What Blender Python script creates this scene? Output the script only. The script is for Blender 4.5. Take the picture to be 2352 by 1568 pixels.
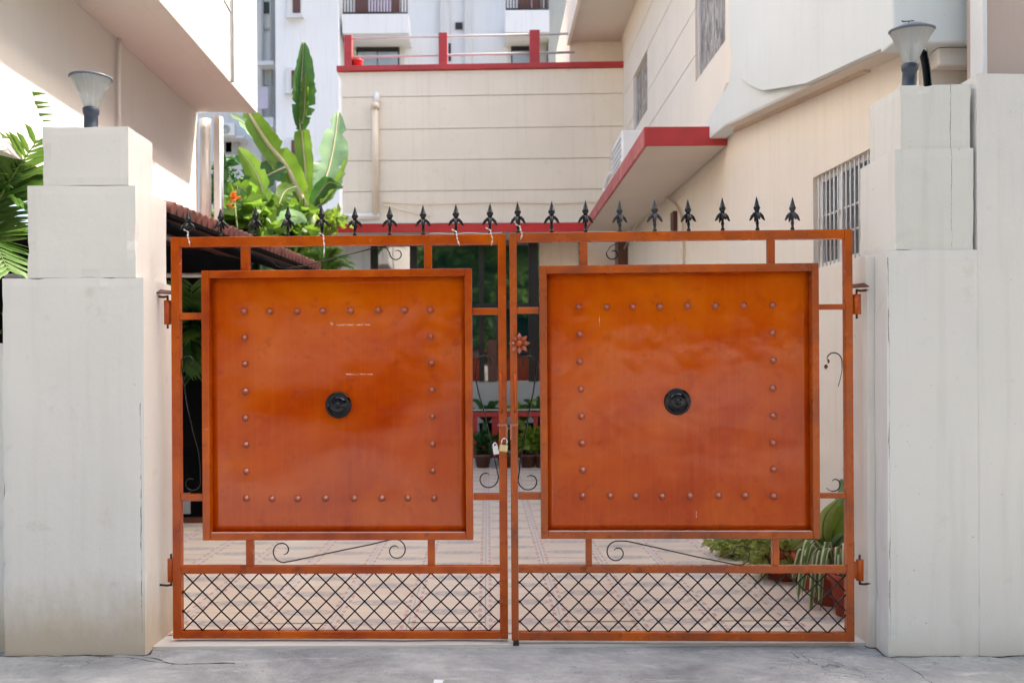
import bpy, math, random
from mathutils import Vector, Matrix, noise
R = math.radians
random.seed(7)
S = bpy.context.scene
COL = S.collection
for o in list(bpy.data.objects):
    bpy.data.objects.remove(o)

# ------------------------------------------------------------------ camera
EYE = 1.37
FPX, CX, CY = 2000.0, 1119.0, 866.0          # focal length and vanishing point, in 2352x1568 units
ROLL = R(0.33)
cr, sr = math.cos(ROLL), math.sin(ROLL)
cam_d = bpy.data.cameras.new('camera')
cam = bpy.data.objects.new('camera', cam_d)
COL.objects.link(cam)
S.camera = cam
cam_d.sensor_width = 36.0
cam_d.lens = 36.0 * FPX / 2352.0
cam_d.shift_x = (1176.0 - CX) / 2352.0
cam_d.shift_y = (CY - 784.0) / 2352.0
cam_d.clip_start = 0.05
cam_d.clip_end = 2000
cam.matrix_world = Matrix(((cr, sr, 0, 0), (0, 0, -1, 0), (-sr, cr, 0, EYE), (0, 0, 0, 1)))
cam_d.dof.use_dof = True
cam_d.dof.focus_distance = 4.5
cam_d.dof.aperture_fstop = 2.8

# ------------------------------------------------------------------ world, sun, exposure
SUN_EL, SUN_AZ = 50.0, 68.0                   # azimuth from +Y towards +X (sun stands to the right, slightly behind the gate)
w = bpy.data.worlds.new('World'); S.world = w; w.use_nodes = True
nt = w.node_tree; nt.nodes.clear()
sky = nt.nodes.new('ShaderNodeTexSky'); sky.sky_type = 'NISHITA'; sky.sun_disc = False
sky.sun_elevation = R(SUN_EL); sky.sun_rotation = R(SUN_AZ)
sky.air_density = 1.0; sky.dust_density = 7.0; sky.ozone_density = 1.0
bg = nt.nodes.new('ShaderNodeBackground'); bg.inputs[1].default_value = 0.15
ow = nt.nodes.new('ShaderNodeOutputWorld')
nt.links.new(sky.outputs[0], bg.inputs[0]); nt.links.new(bg.outputs[0], ow.inputs[0])
sd = bpy.data.lights.new('sun', 'SUN'); sd.energy = 2.2; sd.angle = R(0.9); sd.color = (1.0, 0.93, 0.82)
sun = bpy.data.objects.new('sun', sd); COL.objects.link(sun)
sv = Vector((math.sin(R(SUN_AZ)) * math.cos(R(SUN_EL)), math.cos(R(SUN_AZ)) * math.cos(R(SUN_EL)), math.sin(R(SUN_EL))))
sun.rotation_euler = sv.to_track_quat('Z', 'Y').to_euler()
sun.location = sv * 40
S.view_settings.view_transform = 'Standard'
S.view_settings.look = 'None'
S.view_settings.gamma = 1
S.view_settings.use_curve_mapping = False
S.view_settings.exposure = 2.05

def W(px, py, d):
    """world point seen at photo position (px,py) and standing at distance d along Y"""
    ix = (px - CX) / FPX; iy = (CY - py) / FPX
    return Vector(((cr * ix + sr * iy) * d, d, EYE + (-sr * ix + cr * iy) * d))

# ------------------------------------------------------------------ materials
def mat(name, rough=0.6, spec=0.5, metal=0.0):
    m = bpy.data.materials.new(name); m.use_nodes = True
    n = m.node_tree.nodes; b = n['Principled BSDF']
    b.inputs['Roughness'].default_value = rough
    b.inputs['Metallic'].default_value = metal
    b.inputs['Specular IOR Level'].default_value = spec
    return m, m.node_tree, b

def N(t, kind, **kw):
    x = t.nodes.new(kind)
    for k, v in kw.items():
        if k.startswith('i_'):
            key = k[2:]
            x.inputs[int(key) if key.isdigit() else key].default_value = v
        else:
            setattr(x, k, v)
    return x

def coords(t, scale=(1, 1, 1), kind='Object'):
    tc = N(t, 'ShaderNodeTexCoord'); mp = N(t, 'ShaderNodeMapping')
    mp.inputs['Scale'].default_value = scale
    t.links.new(tc.outputs[kind], mp.inputs[0])
    return mp.outputs[0]

def noise_tex(t, vec, scale, detail=4, rough=0.55, dist=0.0):
    x = N(t, 'ShaderNodeTexNoise'); x.inputs['Scale'].default_value = scale
    x.inputs['Detail'].default_value = detail; x.inputs['Roughness'].default_value = rough
    x.inputs['Distortion'].default_value = dist
    t.links.new(vec, x.inputs['Vector']); return x.outputs['Fac']

def ramp(t, fac, stops):
    x = N(t, 'ShaderNodeValToRGB'); e = x.color_ramp.elements
    while len(e) < len(stops): e.new(0.5)
    for el, (p, c) in zip(e, stops):
        el.position = p
        el.color = (c, c, c, 1) if isinstance(c, (int, float)) else (*c, 1)
    t.links.new(fac, x.inputs[0]); return x.outputs[0]

def mixc(t, fac, a, b, mode='MIX'):
    x = N(t, 'ShaderNodeMix', data_type='RGBA', blend_type=mode)
    for s, v in ((0, fac), (6, a), (7, b)):
        if isinstance(v, (int, float)): x.inputs[s].default_value = v
        elif isinstance(v, tuple): x.inputs[s].default_value = (*v, 1)
        else: t.links.new(v, x.inputs[s])
    return x.outputs[2]

def math_n(t, op, a, b=0.0, c=None):
    x = N(t, 'ShaderNodeMath', operation=op)
    for s, v in ((0, a), (1, b), (2, c)):
        if v is None: continue
        if isinstance(v, (int, float)): x.inputs[s].default_value = v
        else: t.links.new(v, x.inputs[s])
    return x.outputs[0]

def bump(t, b, h, strength=0.2, dist=0.01):
    x = N(t, 'ShaderNodeBump'); x.inputs['Strength'].default_value = strength
    x.inputs['Distance'].default_value = dist
    t.links.new(h, x.inputs['Height']); t.links.new(x.outputs[0], b.inputs['Normal'])

def plaster(name, col, dirt=(0.35, 0.30, 0.22), dirt_amt=0.35, streak=0.25, foot=None, rough=0.8, cracks=(), wide=1.0):
    """painted masonry: broad tone drift, vertical rain streaks, speckled dirt, optional splash dirt at the foot, optional cracks"""
    m, t, b = mat(name, rough, 0.25)
    v = coords(t)
    base = mixc(t, ramp(t, noise_tex(t, v, 1.3 * wide, 5), [(0.3, 0.0), (0.75, 1.0)]), tuple(c * 0.93 for c in col), col)
    sv_ = coords(t, (9, 9, 0.5))
    st = ramp(t, noise_tex(t, sv_, 1.4, 5, 0.6), [(0.52, 0.0), (0.78, 1.0)])
    base = mixc(t, math_n(t, 'MULTIPLY', st, streak), base, tuple(c * 0.72 for c in dirt))
    sp = ramp(t, noise_tex(t, v, 7, 8, 0.65), [(0.60, 0.0), (0.75, 1.0)])
    base = mixc(t, math_n(t, 'MULTIPLY', sp, dirt_amt), base, dirt)
    spk = ramp(t, noise_tex(t, v, 34, 3, 0.5), [(0.73, 0.0), (0.77, 1.0)])
    base = mixc(t, math_n(t, 'MULTIPLY', spk, 0.5), base, tuple(c * 0.5 for c in dirt))
    tc = N(t, 'ShaderNodeTexCoord'); sx = N(t, 'ShaderNodeSeparateXYZ')
    t.links.new(tc.outputs['Object'], sx.inputs[0])
    if foot:
        h, fc, amt = foot
        nz = noise_tex(t, coords(t, (5, 5, 2)), 1.6, 7, 0.7)
        zz = math_n(t, 'ADD', sx.outputs[2], math_n(t, 'MULTIPLY', nz, -h * 1.3))
        f = N(t, 'ShaderNodeMapRange'); t.links.new(zz, f.inputs[0])
        f.inputs[1].default_value = -0.5 * h; f.inputs[2].default_value = 0.45 * h
        f.inputs[3].default_value = amt; f.inputs[4].default_value = 0.0
        base = mixc(t, f.outputs[0], base, fc)
    cr_h = None
    for (axis, pos, lo, hi, wd, wob) in cracks:      # crack line: coordinate `axis` = pos, running lo..hi along the other
        other = 2 if axis == 0 else 0
        nz = noise_tex(t, coords(t), 9, 4, 0.6)
        dx = math_n(t, 'ABSOLUTE', math_n(t, 'SUBTRACT', math_n(t, 'ADD', sx.outputs[axis], math_n(t, 'MULTIPLY', math_n(t, 'SUBTRACT', nz, 0.5), wob)), pos))
        wn = math_n(t, 'MULTIPLY', noise_tex(t, coords(t), 26, 3), wd * 2)
        a = math_n(t, 'LESS_THAN', dx, wn)
        a = math_n(t, 'MULTIPLY', a, math_n(t, 'GREATER_THAN', sx.outputs[other], lo))
        a = math_n(t, 'MULTIPLY', a, math_n(t, 'LESS_THAN', sx.outputs[other], hi))
        a = math_n(t, 'MULTIPLY', a, ramp(t, noise_tex(t, coords(t), 4.5, 6, 0.7), [(0.46, 0.25), (0.56, 1.0)]))
        base = mixc(t, math_n(t, 'MULTIPLY', a, 0.75), base, (0.13, 0.12, 0.09))
    t.links.new(base, b.inputs['Base Color'])
    h1 = noise_tex(t, v, 5, 6, 0.6); h2 = noise_tex(t, v, 90, 3, 0.5)
    bump(t, b, math_n(t, 'ADD', h1, math_n(t, 'MULTIPLY', h2, 0.12)), 0.30, 0.012)
    return m

def paint(name, col, var=0.2, rough=0.35, spec=0.5, bstr=0.08, metal=0.0, bscale=40, alt=None, rustp=0.0):
    m, t, b = mat(name, rough, spec, metal)
    v = coords(t)
    n1 = noise_tex(t, v, 2.6, 6, 0.6, 0.3)
    a = tuple(c * (1 - var) for c in col)
    base = mixc(t, ramp(t, n1, [(0.35, 0.0), (0.68, 1.0)]), alt or a, col)
    sp = ramp(t, noise_tex(t, v, 38, 3), [(0.70, 0.0), (0.76, 1.0)])
    base = mixc(t, math_n(t, 'MULTIPLY', sp, 0.35), base, tuple(c * 0.4 for c in col))
    if rustp:
        ru = ramp(t, noise_tex(t, v, 15, 8, 0.7), [(0.60, 0.0), (0.66, 1.0)])
        base = mixc(t, math_n(t, 'MULTIPLY', ru, rustp), base, (0.10, 0.018, 0.004))
    t.links.new(base, b.inputs['Base Color'])
    rr = ramp(t, noise_tex(t, v, 5, 5), [(0.3, rough * 0.75), (0.8, min(1, rough * 1.5))])
    t.links.new(rr, b.inputs['Roughness'])
    bump(t, b, noise_tex(t, v, bscale, 4), bstr, 0.004)
    return m

def leaf_mat(name, col, col2, rough=0.45, trans=0.35, scale=3.0):
    m, t, b = mat(name, rough, 0.35)
    v = coords(t)
    oi = N(t, 'ShaderNodeObjectInfo')
    f = ramp(t, noise_tex(t, v, scale, 5, 0.6), [(0.35, 0.0), (0.7, 1.0)])
    base = mixc(t, f, col, col2)
    base = mixc(t, math_n(t, 'MULTIPLY', oi.outputs['Random'], 0.35), base, tuple(c * 0.6 for c in col))
    t.links.new(base, b.inputs['Base Color'])
    tr = N(t, 'ShaderNodeBsdfTranslucent'); ms = N(t, 'ShaderNodeMixShader')
    bright = mixc(t, 0.5, base, tuple(min(1, c * 1.8) for c in col2))
    t.links.new(bright, tr.inputs[0])
    ms.inputs[0].default_value = trans
    t.links.new(b.outputs[0], ms.inputs[1]); t.links.new(tr.outputs[0], ms.inputs[2])
    t.links.new(ms.outputs[0], t.nodes['Material Output'].inputs['Surface'])
    return m

M = {}
M['pillar_l'] = plaster('pillar_paint_left', (0.74, 0.715, 0.665), dirt=(0.50, 0.45, 0.36), dirt_amt=0.45, streak=0.14, cracks=((0, -1.745, 0.1, 1.25, 0.0024, 0.02),),
                        foot=(0.36, (0.52, 0.42, 0.30), 0.85))
M['pillar_r'] = plaster('pillar_paint_right', (0.74, 0.72, 0.68), dirt=(0.52, 0.48, 0.37), dirt_amt=0.42, streak=0.20, cracks=((0, 1.985, 0.05, 1.95, 0.0022, 0.02),),
                        foot=(0.12, (0.60, 0.55, 0.46), 0.4))
M['pillar_block'] = plaster('pillar_paint_cracked', (0.70, 0.69, 0.64), dirt=(0.52, 0.49, 0.36), dirt_amt=0.32, streak=0.28,
                            cracks=((0, 2.30, 1.9, 2.9, 0.0018, 0.02),))
M['cream_side'] = plaster('pillar_paint_cream', (0.76, 0.71, 0.64), dirt_amt=0.15, streak=0.15, foot=(0.2, (0.6, 0.5, 0.4), 0.5))
M['beige'] = plaster('beige_wall_paint', (0.85, 0.755, 0.62), dirt=(0.55, 0.40, 0.27), dirt_amt=0.3, streak=0.14)
M['beige2'] = plaster('beige_wing_paint', (0.82, 0.745, 0.64), dirt=(0.55, 0.42, 0.30), dirt_amt=0.2, streak=0.14)
M['groove'] = plaster('groove_paint', (0.80, 0.66, 0.51), dirt_amt=0.4, streak=0.2)
M['white_wall'] = plaster('white_wall_paint', (0.68, 0.72, 0.71), dirt=(0.5, 0.47, 0.4), dirt_amt=0.12, streak=0.1)
M['house_white'] = plaster('left_house_paint', (0.66, 0.625, 0.58), dirt=(0.5, 0.44, 0.38), dirt_amt=0.08, streak=0.08)
M['soffit'] = plaster('soffit_paint', (0.70, 0.62, 0.53), dirt=(0.42, 0.33, 0.22), dirt_amt=0.2, streak=0.0)
M['pink'] = plaster('pinkish_plaster', (0.52, 0.42, 0.37), dirt_amt=0.1, streak=0.1)
M['flat_white'] = plaster('apartment_white', (0.72, 0.745, 0.76), dirt=(0.5, 0.52, 0.55), dirt_amt=0.15, streak=0.25, wide=0.3)
M['flat_grey'] = plaster('apartment_grey', (0.40, 0.42, 0.40), dirt_amt=0.3, streak=0.4, wide=0.3)
M['flat_pale'] = plaster('apartment_pale_grey', (0.62, 0.64, 0.64), dirt_amt=0.2, streak=0.4, wide=0.3)
M['red'] = paint('red_oxide_paint', (0.48, 0.035, 0.035), 0.25, 0.5)
M['redb'] = paint('bright_red_paint', (0.62, 0.02, 0.02), 0.2, 0.45)
M['orange'] = paint('gate_orange_enamel', (0.56, 0.105, 0.002), 0.3, 0.22, 0.35, 0.12, alt=(0.30, 0.035, 0.003), rustp=.45)
M['orange_r'] = paint('gate_orange_enamel_faded', (0.53, 0.10, 0.004), 0.3, 0.25, 0.35, 0.14, alt=(0.25, 0.06, 0.024), rustp=.5)
M['highlight'] = paint('pale_highlight_paint', (0.72, 0.60, 0.52), 0.3, 0.9)  # pale colour for the painted highlight on the panel ledges
M['stud'] = paint('stud_enamel', (0.42, 0.10, 0.045), 0.3, 0.12, 1.0, 0.1)
M['black'] = paint('black_enamel', (0.0015, 0.002, 0.006), 0.3, 0.07, 0.35, 0.06)
M['black_dull'] = paint('dull_black_enamel', (0.025, 0.027, 0.03), 0.3, 0.4, 0.4, 0.3)
M['iron'] = paint('dark_iron', (0.035, 0.03, 0.028), 0.4, 0.5, 0.5, 0.3)
M['rust'] = paint('rusty_brown_steel', (0.17, 0.05, 0.02), 0.5, 0.6, 0.4, 0.5)
M['brass'] = paint('lock_brass', (0.72, 0.58, 0.30), 0.2, 0.3, 0.5, 0.1, metal=0.7)
M['steel'] = paint('bright_steel', (0.75, 0.75, 0.75), 0.15, 0.25, 0.5, 0.05, metal=0.8)
M['pvc'] = paint('white_pvc', (0.78, 0.76, 0.72), 0.1, 0.4, 0.5, 0.05)
M['pvc_beige'] = paint('painted_pipe', (0.74, 0.62, 0.48), 0.1, 0.5, 0.4, 0.05)
M['string'] = paint('white_rag', (0.75, 0.72, 0.66), 0.2, 0.9, 0.2, 0.3)
M['frame_dark'] = paint('dark_window_frame', (0.012, 0.010, 0.009), 0.3, 0.4)
M['frame_brown'] = paint('brown_door_frame', (0.12, 0.045, 0.03), 0.3, 0.4)
M['win_frame'] = paint('grey_window_frame', (0.55, 0.56, 0.58), 0.15, 0.4)
M['terracotta'] = paint('terracotta_clay', (0.42, 0.085, 0.045), 0.35, 0.8, 0.2, 0.4, alt=(0.28, 0.05, 0.03))
M['rooftile'] = paint('clay_roof_tile', (0.27, 0.10, 0.08), 0.4, 0.85, 0.2, 0.4, alt=(0.14, 0.07, 0.06))
M['dark_shed'] = paint('dark_timber_and_shade', (0.006, 0.006, 0.006), 0.4, 0.9, 0.05, 0.3)  # near-black: shed interior shade put into the colour; also black fittings
M['soil'] = paint('potting_soil', (0.05, 0.035, 0.022), 0.4, 0.95, 0.1, 0.8)
M['lamp_blue'] = paint('lamp_neck_paint', (0.035, 0.05, 0.08), 0.2, 0.4)
M['lamp_cap'] = paint('lamp_cap_grey', (0.10, 0.13, 0.17), 0.2, 0.35)
M['bark'] = paint('tree_bark', (0.10, 0.075, 0.05), 0.4, 0.9, 0.1, 0.8)
M['banana'] = leaf_mat('banana_leaf', (0.055, 0.13, 0.012), (0.17, 0.29, 0.03), 0.38, 0.45, 4)
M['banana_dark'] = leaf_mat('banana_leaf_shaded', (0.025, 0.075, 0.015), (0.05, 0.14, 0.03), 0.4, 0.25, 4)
M['banana_pale'] = leaf_mat('banana_leaf_pale', (0.13, 0.26, 0.12), (0.25, 0.40, 0.20), 0.45, 0.35, 5)
M['rib'] = leaf_mat('leaf_midrib', (0.62, 0.56, 0.33), (0.75, 0.68, 0.48), 0.5, 0.3, 4)
M['stem'] = leaf_mat('plant_stem', (0.12, 0.20, 0.04), (0.22, 0.28, 0.08), 0.5, 0.1, 4)
M['shrub'] = leaf_mat('shrub_leaf', (0.10, 0.18, 0.015), (0.26, 0.36, 0.04), 0.5, 0.4, 6)
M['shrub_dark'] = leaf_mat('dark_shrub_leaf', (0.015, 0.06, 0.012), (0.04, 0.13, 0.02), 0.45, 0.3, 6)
M['palm'] = leaf_mat('palm_leaf', (0.05, 0.14, 0.02), (0.16, 0.28, 0.05), 0.45, 0.35, 3)
M['tree'] = leaf_mat('tree_leaf', (0.04, 0.11, 0.02), (0.16, 0.26, 0.04), 0.5, 0.3, 1.2)
M['grassy'] = leaf_mat('grassy_leaf', (0.20, 0.27, 0.05), (0.42, 0.46, 0.14), 0.6, 0.35, 8)
M['flower'] = leaf_mat('orange_flower', (0.75, 0.16, 0.03), (0.8, 0.25, 0.05), 0.5, 0.3, 5)
M['curtain'] = paint('blue_curtain', (0.35, 0.45, 0.55), 0.2, 0.8)
M['laundry'] = paint('lilac_cloth', (0.60, 0.56, 0.66), 0.1, 0.9)
M['white_plastic'] = paint('white_plastic', (0.75, 0.76, 0.76), 0.08, 0.4)

def glass_mat():
    m, t, b = mat('dark_window_glass', 0.03, 0.9)
    b.inputs['Base Color'].default_value = (0.002, 0.022, 0.032, 1)
    b.inputs['IOR'].default_value = 2.3
    bump(t, b, noise_tex(t, coords(t), 2.5, 3), 0.05, 0.01)
    return m
M['glass'] = glass_mat()

def lamp_glass():
    m, t, b = mat('ribbed_lamp_glass', 0.22, 0.5)
    b.inputs['Base Color'].default_value = (0.62, 0.64, 0.63, 1)
    b.inputs['Transmission Weight'].default_value = 0.55
    b.inputs['IOR'].default_value = 1.3
    return m
M['lampglass'] = lamp_glass()

def pebble_mat():
    m, t, b = mat('patterned_glass', 0.4, 0.5)
    v = coords(t, (1, 9, 3))
    f = ramp(t, noise_tex(t, v, 1.2, 5, 0.7, 1.5), [(0.35, (0.06, 0.055, 0.05)), (0.5, (0.25, 0.23, 0.21)), (0.66, (0.6, 0.57, 0.53))])
    t.links.new(f, b.inputs['Base Color'])
    return m
M['pebble'] = pebble_mat()
M['dark_pane'] = paint('curtained_pane', (0.10, 0.105, 0.12), 0.4, 0.25)

def variegated():
    m, t, b = mat('variegated_blade', 0.5, 0.3)
    uv = N(t, 'ShaderNodeUVMap'); s = N(t, 'ShaderNodeSeparateXYZ')
    t.links.new(uv.outputs[0], s.inputs[0])
    a = math_n(t, 'ABSOLUTE', math_n(t, 'SUBTRACT', s.outputs[0], 0.5))
    f = ramp(t, a, [(0.22, (0.14, 0.24, 0.06)), (0.32, (0.62, 0.64, 0.42))])
    t.links.new(f, b.inputs['Base Color'])
    return m
M['spider'] = variegated()

def panel_mat(name, scuffs):
    """gate sheet: glossy enamel, slight hand-brushed drift, grime specks, scuffs"""
    m, t, b = mat(name, 0.2, 0.4)
    v = coords(t)
    n1 = noise_tex(t, v, 1.5, 7, 0.6, 0.5)
    base = ramp(t, n1, [(0.28, (0.36, 0.026, 0.0003)), (0.5, (0.50, 0.068, 0.0003)), (0.70, (0.60, 0.115, 0.0003))])
    st = ramp(t, noise_tex(t, coords(t, (30, 1, 1.0)), 1.5, 5, 0.6), [(0.50, 0.0), (0.85, 1.0)])
    base = mixc(t, math_n(t, 'MULTIPLY', st, 0.35), base, (0.62, 0.14, 0.01))
    g = ramp(t, noise_tex(t, v, 9, 9, 0.72), [(0.56, 0.0), (0.70, 1.0)])
    base = mixc(t, math_n(t, 'MULTIPLY', g, 0.5), base, (0.22, 0.015, 0.002))
    sp = ramp(t, noise_tex(t, v, 60, 3), [(0.71, 0.0), (0.75, 1.0)])
    base = mixc(t, math_n(t, 'MULTIPLY', sp, 0.7), base, (0.10, 0.02, 0.006))
    tc = N(t, 'ShaderNodeTexCoord'); sx = N(t, 'ShaderNodeSeparateXYZ'); t.links.new(tc.outputs['Object'], sx.inputs[0])
    nz = noise_tex(t, coords(t, (38, 1, 160)), 1.0, 4, 0.7)
    for (x0, x1, z0, wd) in scuffs:
        a = math_n(t, 'LESS_THAN', math_n(t, 'ABSOLUTE', math_n(t, 'SUBTRACT', sx.outputs[2], z0)), wd)
        a = math_n(t, 'MULTIPLY', a, math_n(t, 'MULTIPLY', math_n(t, 'GREATER_THAN', sx.outputs[0], x0), math_n(t, 'LESS_THAN', sx.outputs[0], x1)))
        a = math_n(t, 'MULTIPLY', a, ramp(t, nz, [(0.44, 0.0), (0.56, 1.0)]))
        base = mixc(t, math_n(t, 'MULTIPLY', a, 0.8), base, (0.80, 0.62, 0.48))
    t.links.new(base, b.inputs['Base Color'])
    rr = ramp(t, noise_tex(t, v, 4.2, 8, 0.7), [(0.3, 0.07), (0.7, 0.20)])
    t.links.new(rr, b.inputs['Roughness'])
    h = math_n(t, 'ADD', noise_tex(t, v, 2.2, 3, 0.5), math_n(t, 'MULTIPLY', noise_tex(t, v, 70, 4), 0.025))
    bump(t, b, h, 0.45, 0.03)
    return m
M['panel'] = panel_mat('gate_sheet_left', ((.86, 1.04, 1.648, .0035), (.91, 1.05, 1.39, .003), (.83, .845, 1.655, .008)))
M['panel_r'] = panel_mat('gate_sheet_right', ((.46, .463, 1.66, .03), (.95, .953, .66, .02)))

def street_mat():
    m, t, b = mat('worn_concrete', 0.85, 0.25)
    v = coords(t)
    base = ramp(t, noise_tex(t, v, 1.6, 12, 0.74, 0.3), [(0.34, (0.24, 0.248, 0.25)), (0.5, (0.38, 0.388, 0.385)), (0.66, (0.56, 0.56, 0.54))])
    vv = coords(t, (1.5, 6, 1))
    p = ramp(t, noise_tex(t, vv, 2.0, 7, 0.7), [(0.55, 0.0), (0.72, 1.0)])
    base = mixc(t, math_n(t, 'MULTIPLY', p, 0.7), base, (0.66, 0.655, 0.63))
    q = ramp(t, noise_tex(t, v, 16, 6, 0.7), [(0.62, 0.0), (0.72, 1.0)])
    base = mixc(t, math_n(t, 'MULTIPLY', q, 0.55), base, (0.12, 0.12, 0.118))
    vo = N(t, 'ShaderNodeTexVoronoi', feature='DISTANCE_TO_EDGE'); vo.inputs['Scale'].default_value = 0.9
    wv = N(t, 'ShaderNodeVectorMath', operation='ADD')
    nn = N(t, 'ShaderNodeTexNoise'); nn.inputs['Scale'].default_value = 3.2; nn.inputs['Detail'].default_value = 8
    t.links.new(v, nn.inputs['Vector']); t.links.new(v, wv.inputs[0]); t.links.new(nn.outputs['Color'], wv.inputs[1])
    t.links.new(wv.outputs[0], vo.inputs['Vector'])
    ck = math_n(t, 'MULTIPLY', ramp(t, vo.outputs['Distance'], [(0.0, 1.0), (0.006, 0.0)]),
                ramp(t, noise_tex(t, v, 1.7, 3), [(0.52, 0.0), (0.66, 1.0)]))
    base = mixc(t, math_n(t, 'MULTIPLY', ck, 0.6), base, (0.12, 0.12, 0.115))
    t.links.new(base, b.inputs['Base Color'])
    h = math_n(t, 'ADD', noise_tex(t, v, 4, 12, 0.78), math_n(t, 'MULTIPLY', ck, -0.5))
    bump(t, b, h, 1.0, 0.035)
    return m
M['street'] = street_mat()

def tile_mat():
    """cream patterned floor tile: printed wood rings with bluish eyes and a broken pink-grey border line"""
    m, t, b = mat('patterned_floor_tile', 0.35, 0.45)
    tc = N(t, 'ShaderNodeTexCoord'); s = N(t, 'ShaderNodeSeparateXYZ'); t.links.new(tc.outputs['Object'], s.inputs[0])
    oi = N(t, 'ShaderNodeObjectInfo')
    base = mixc(t, oi.outputs['Random'], (0.69, 0.565, 0.45), (0.75, 0.64, 0.52))
    # printed grain: stretched along X, bending round an eye
    x2 = math_n(t, 'MULTIPLY', s.outputs[0], 1.0); y2 = math_n(t, 'MULTIPLY', s.outputs[1], 2.6)
    rr = math_n(t, 'SQRT', math_n(t, 'ADD', math_n(t, 'MULTIPLY', x2, x2), math_n(t, 'MULTIPLY', y2, y2)))
    nz = noise_tex(t, coords(t, (3, 12, 1)), 2.2, 4, 0.6)
    ring = math_n(t, 'SINE', math_n(t, 'ADD', math_n(t, 'MULTIPLY', rr, 95), math_n(t, 'MULTIPLY', nz, 9)))
    ringm = ramp(t, ring, [(0.40, 0.0), (0.72, 1.0)])
    near = ramp(t, rr, [(0.05, 1.0), (0.15, 0.85), (0.19, 0.0)])
    base = mixc(t, math_n(t, 'MULTIPLY', math_n(t, 'MULTIPLY', ringm, near), 1.0), base, (0.06, 0.11, 0.18))
    base = mixc(t, math_n(t, 'MULTIPLY', near, 0.5), base, (0.46, 0.41, 0.40))
    ln = ramp(t, noise_tex(t, coords(t, (1.2, 46, 1)), 1.0, 4, 0.6), [(0.55, 0.0), (0.66, 1.0)])
    base = mixc(t, math_n(t, 'MULTIPLY', ln, 0.7), base, (0.46, 0.34, 0.28))
    ax = math_n(t, 'ABSOLUTE', s.outputs[0])
    band = math_n(t, 'GREATER_THAN', ax, 0.175)
    brk = math_n(t, 'GREATER_THAN', math_n(t, 'SINE', math_n(t, 'MULTIPLY', s.outputs[1], 52)), -0.1)
    base = mixc(t, math_n(t, 'MULTIPLY', band, 0.5), base, (0.62, 0.58, 0.56))
    edge = math_n(t, 'MULTIPLY', math_n(t, 'MULTIPLY', band, brk), math_n(t, 'LESS_THAN', ax, 0.195))
    base = mixc(t, math_n(t, 'MULTIPLY', edge, 0.9), base, (0.50, 0.27, 0.21))
    dn = ramp(t, noise_tex(t, coords(t), 9, 6, 0.7), [(0.5, 0.0), (0.8, 1.0)])
    base = mixc(t, math_n(t, 'MULTIPLY', dn, 0.25), base, (0.35, 0.30, 0.25))
    t.links.new(base, b.inputs['Base Color'])
    bump(t, b, noise_tex(t, coords(t), 14, 4), 0.1, 0.004)
    return m
M['tile'] = tile_mat()
M['grout'] = paint('tile_grout', (0.30, 0.24, 0.20), 0.2, 0.9)
M['ground'] = paint('dusty_ground', (0.20, 0.17, 0.13), 0.3, 0.95, 0.1, 0.5)
M['sill'] = plaster('sill_cement', (0.62, 0.58, 0.52), dirt_amt=0.3, streak=0)

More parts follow.
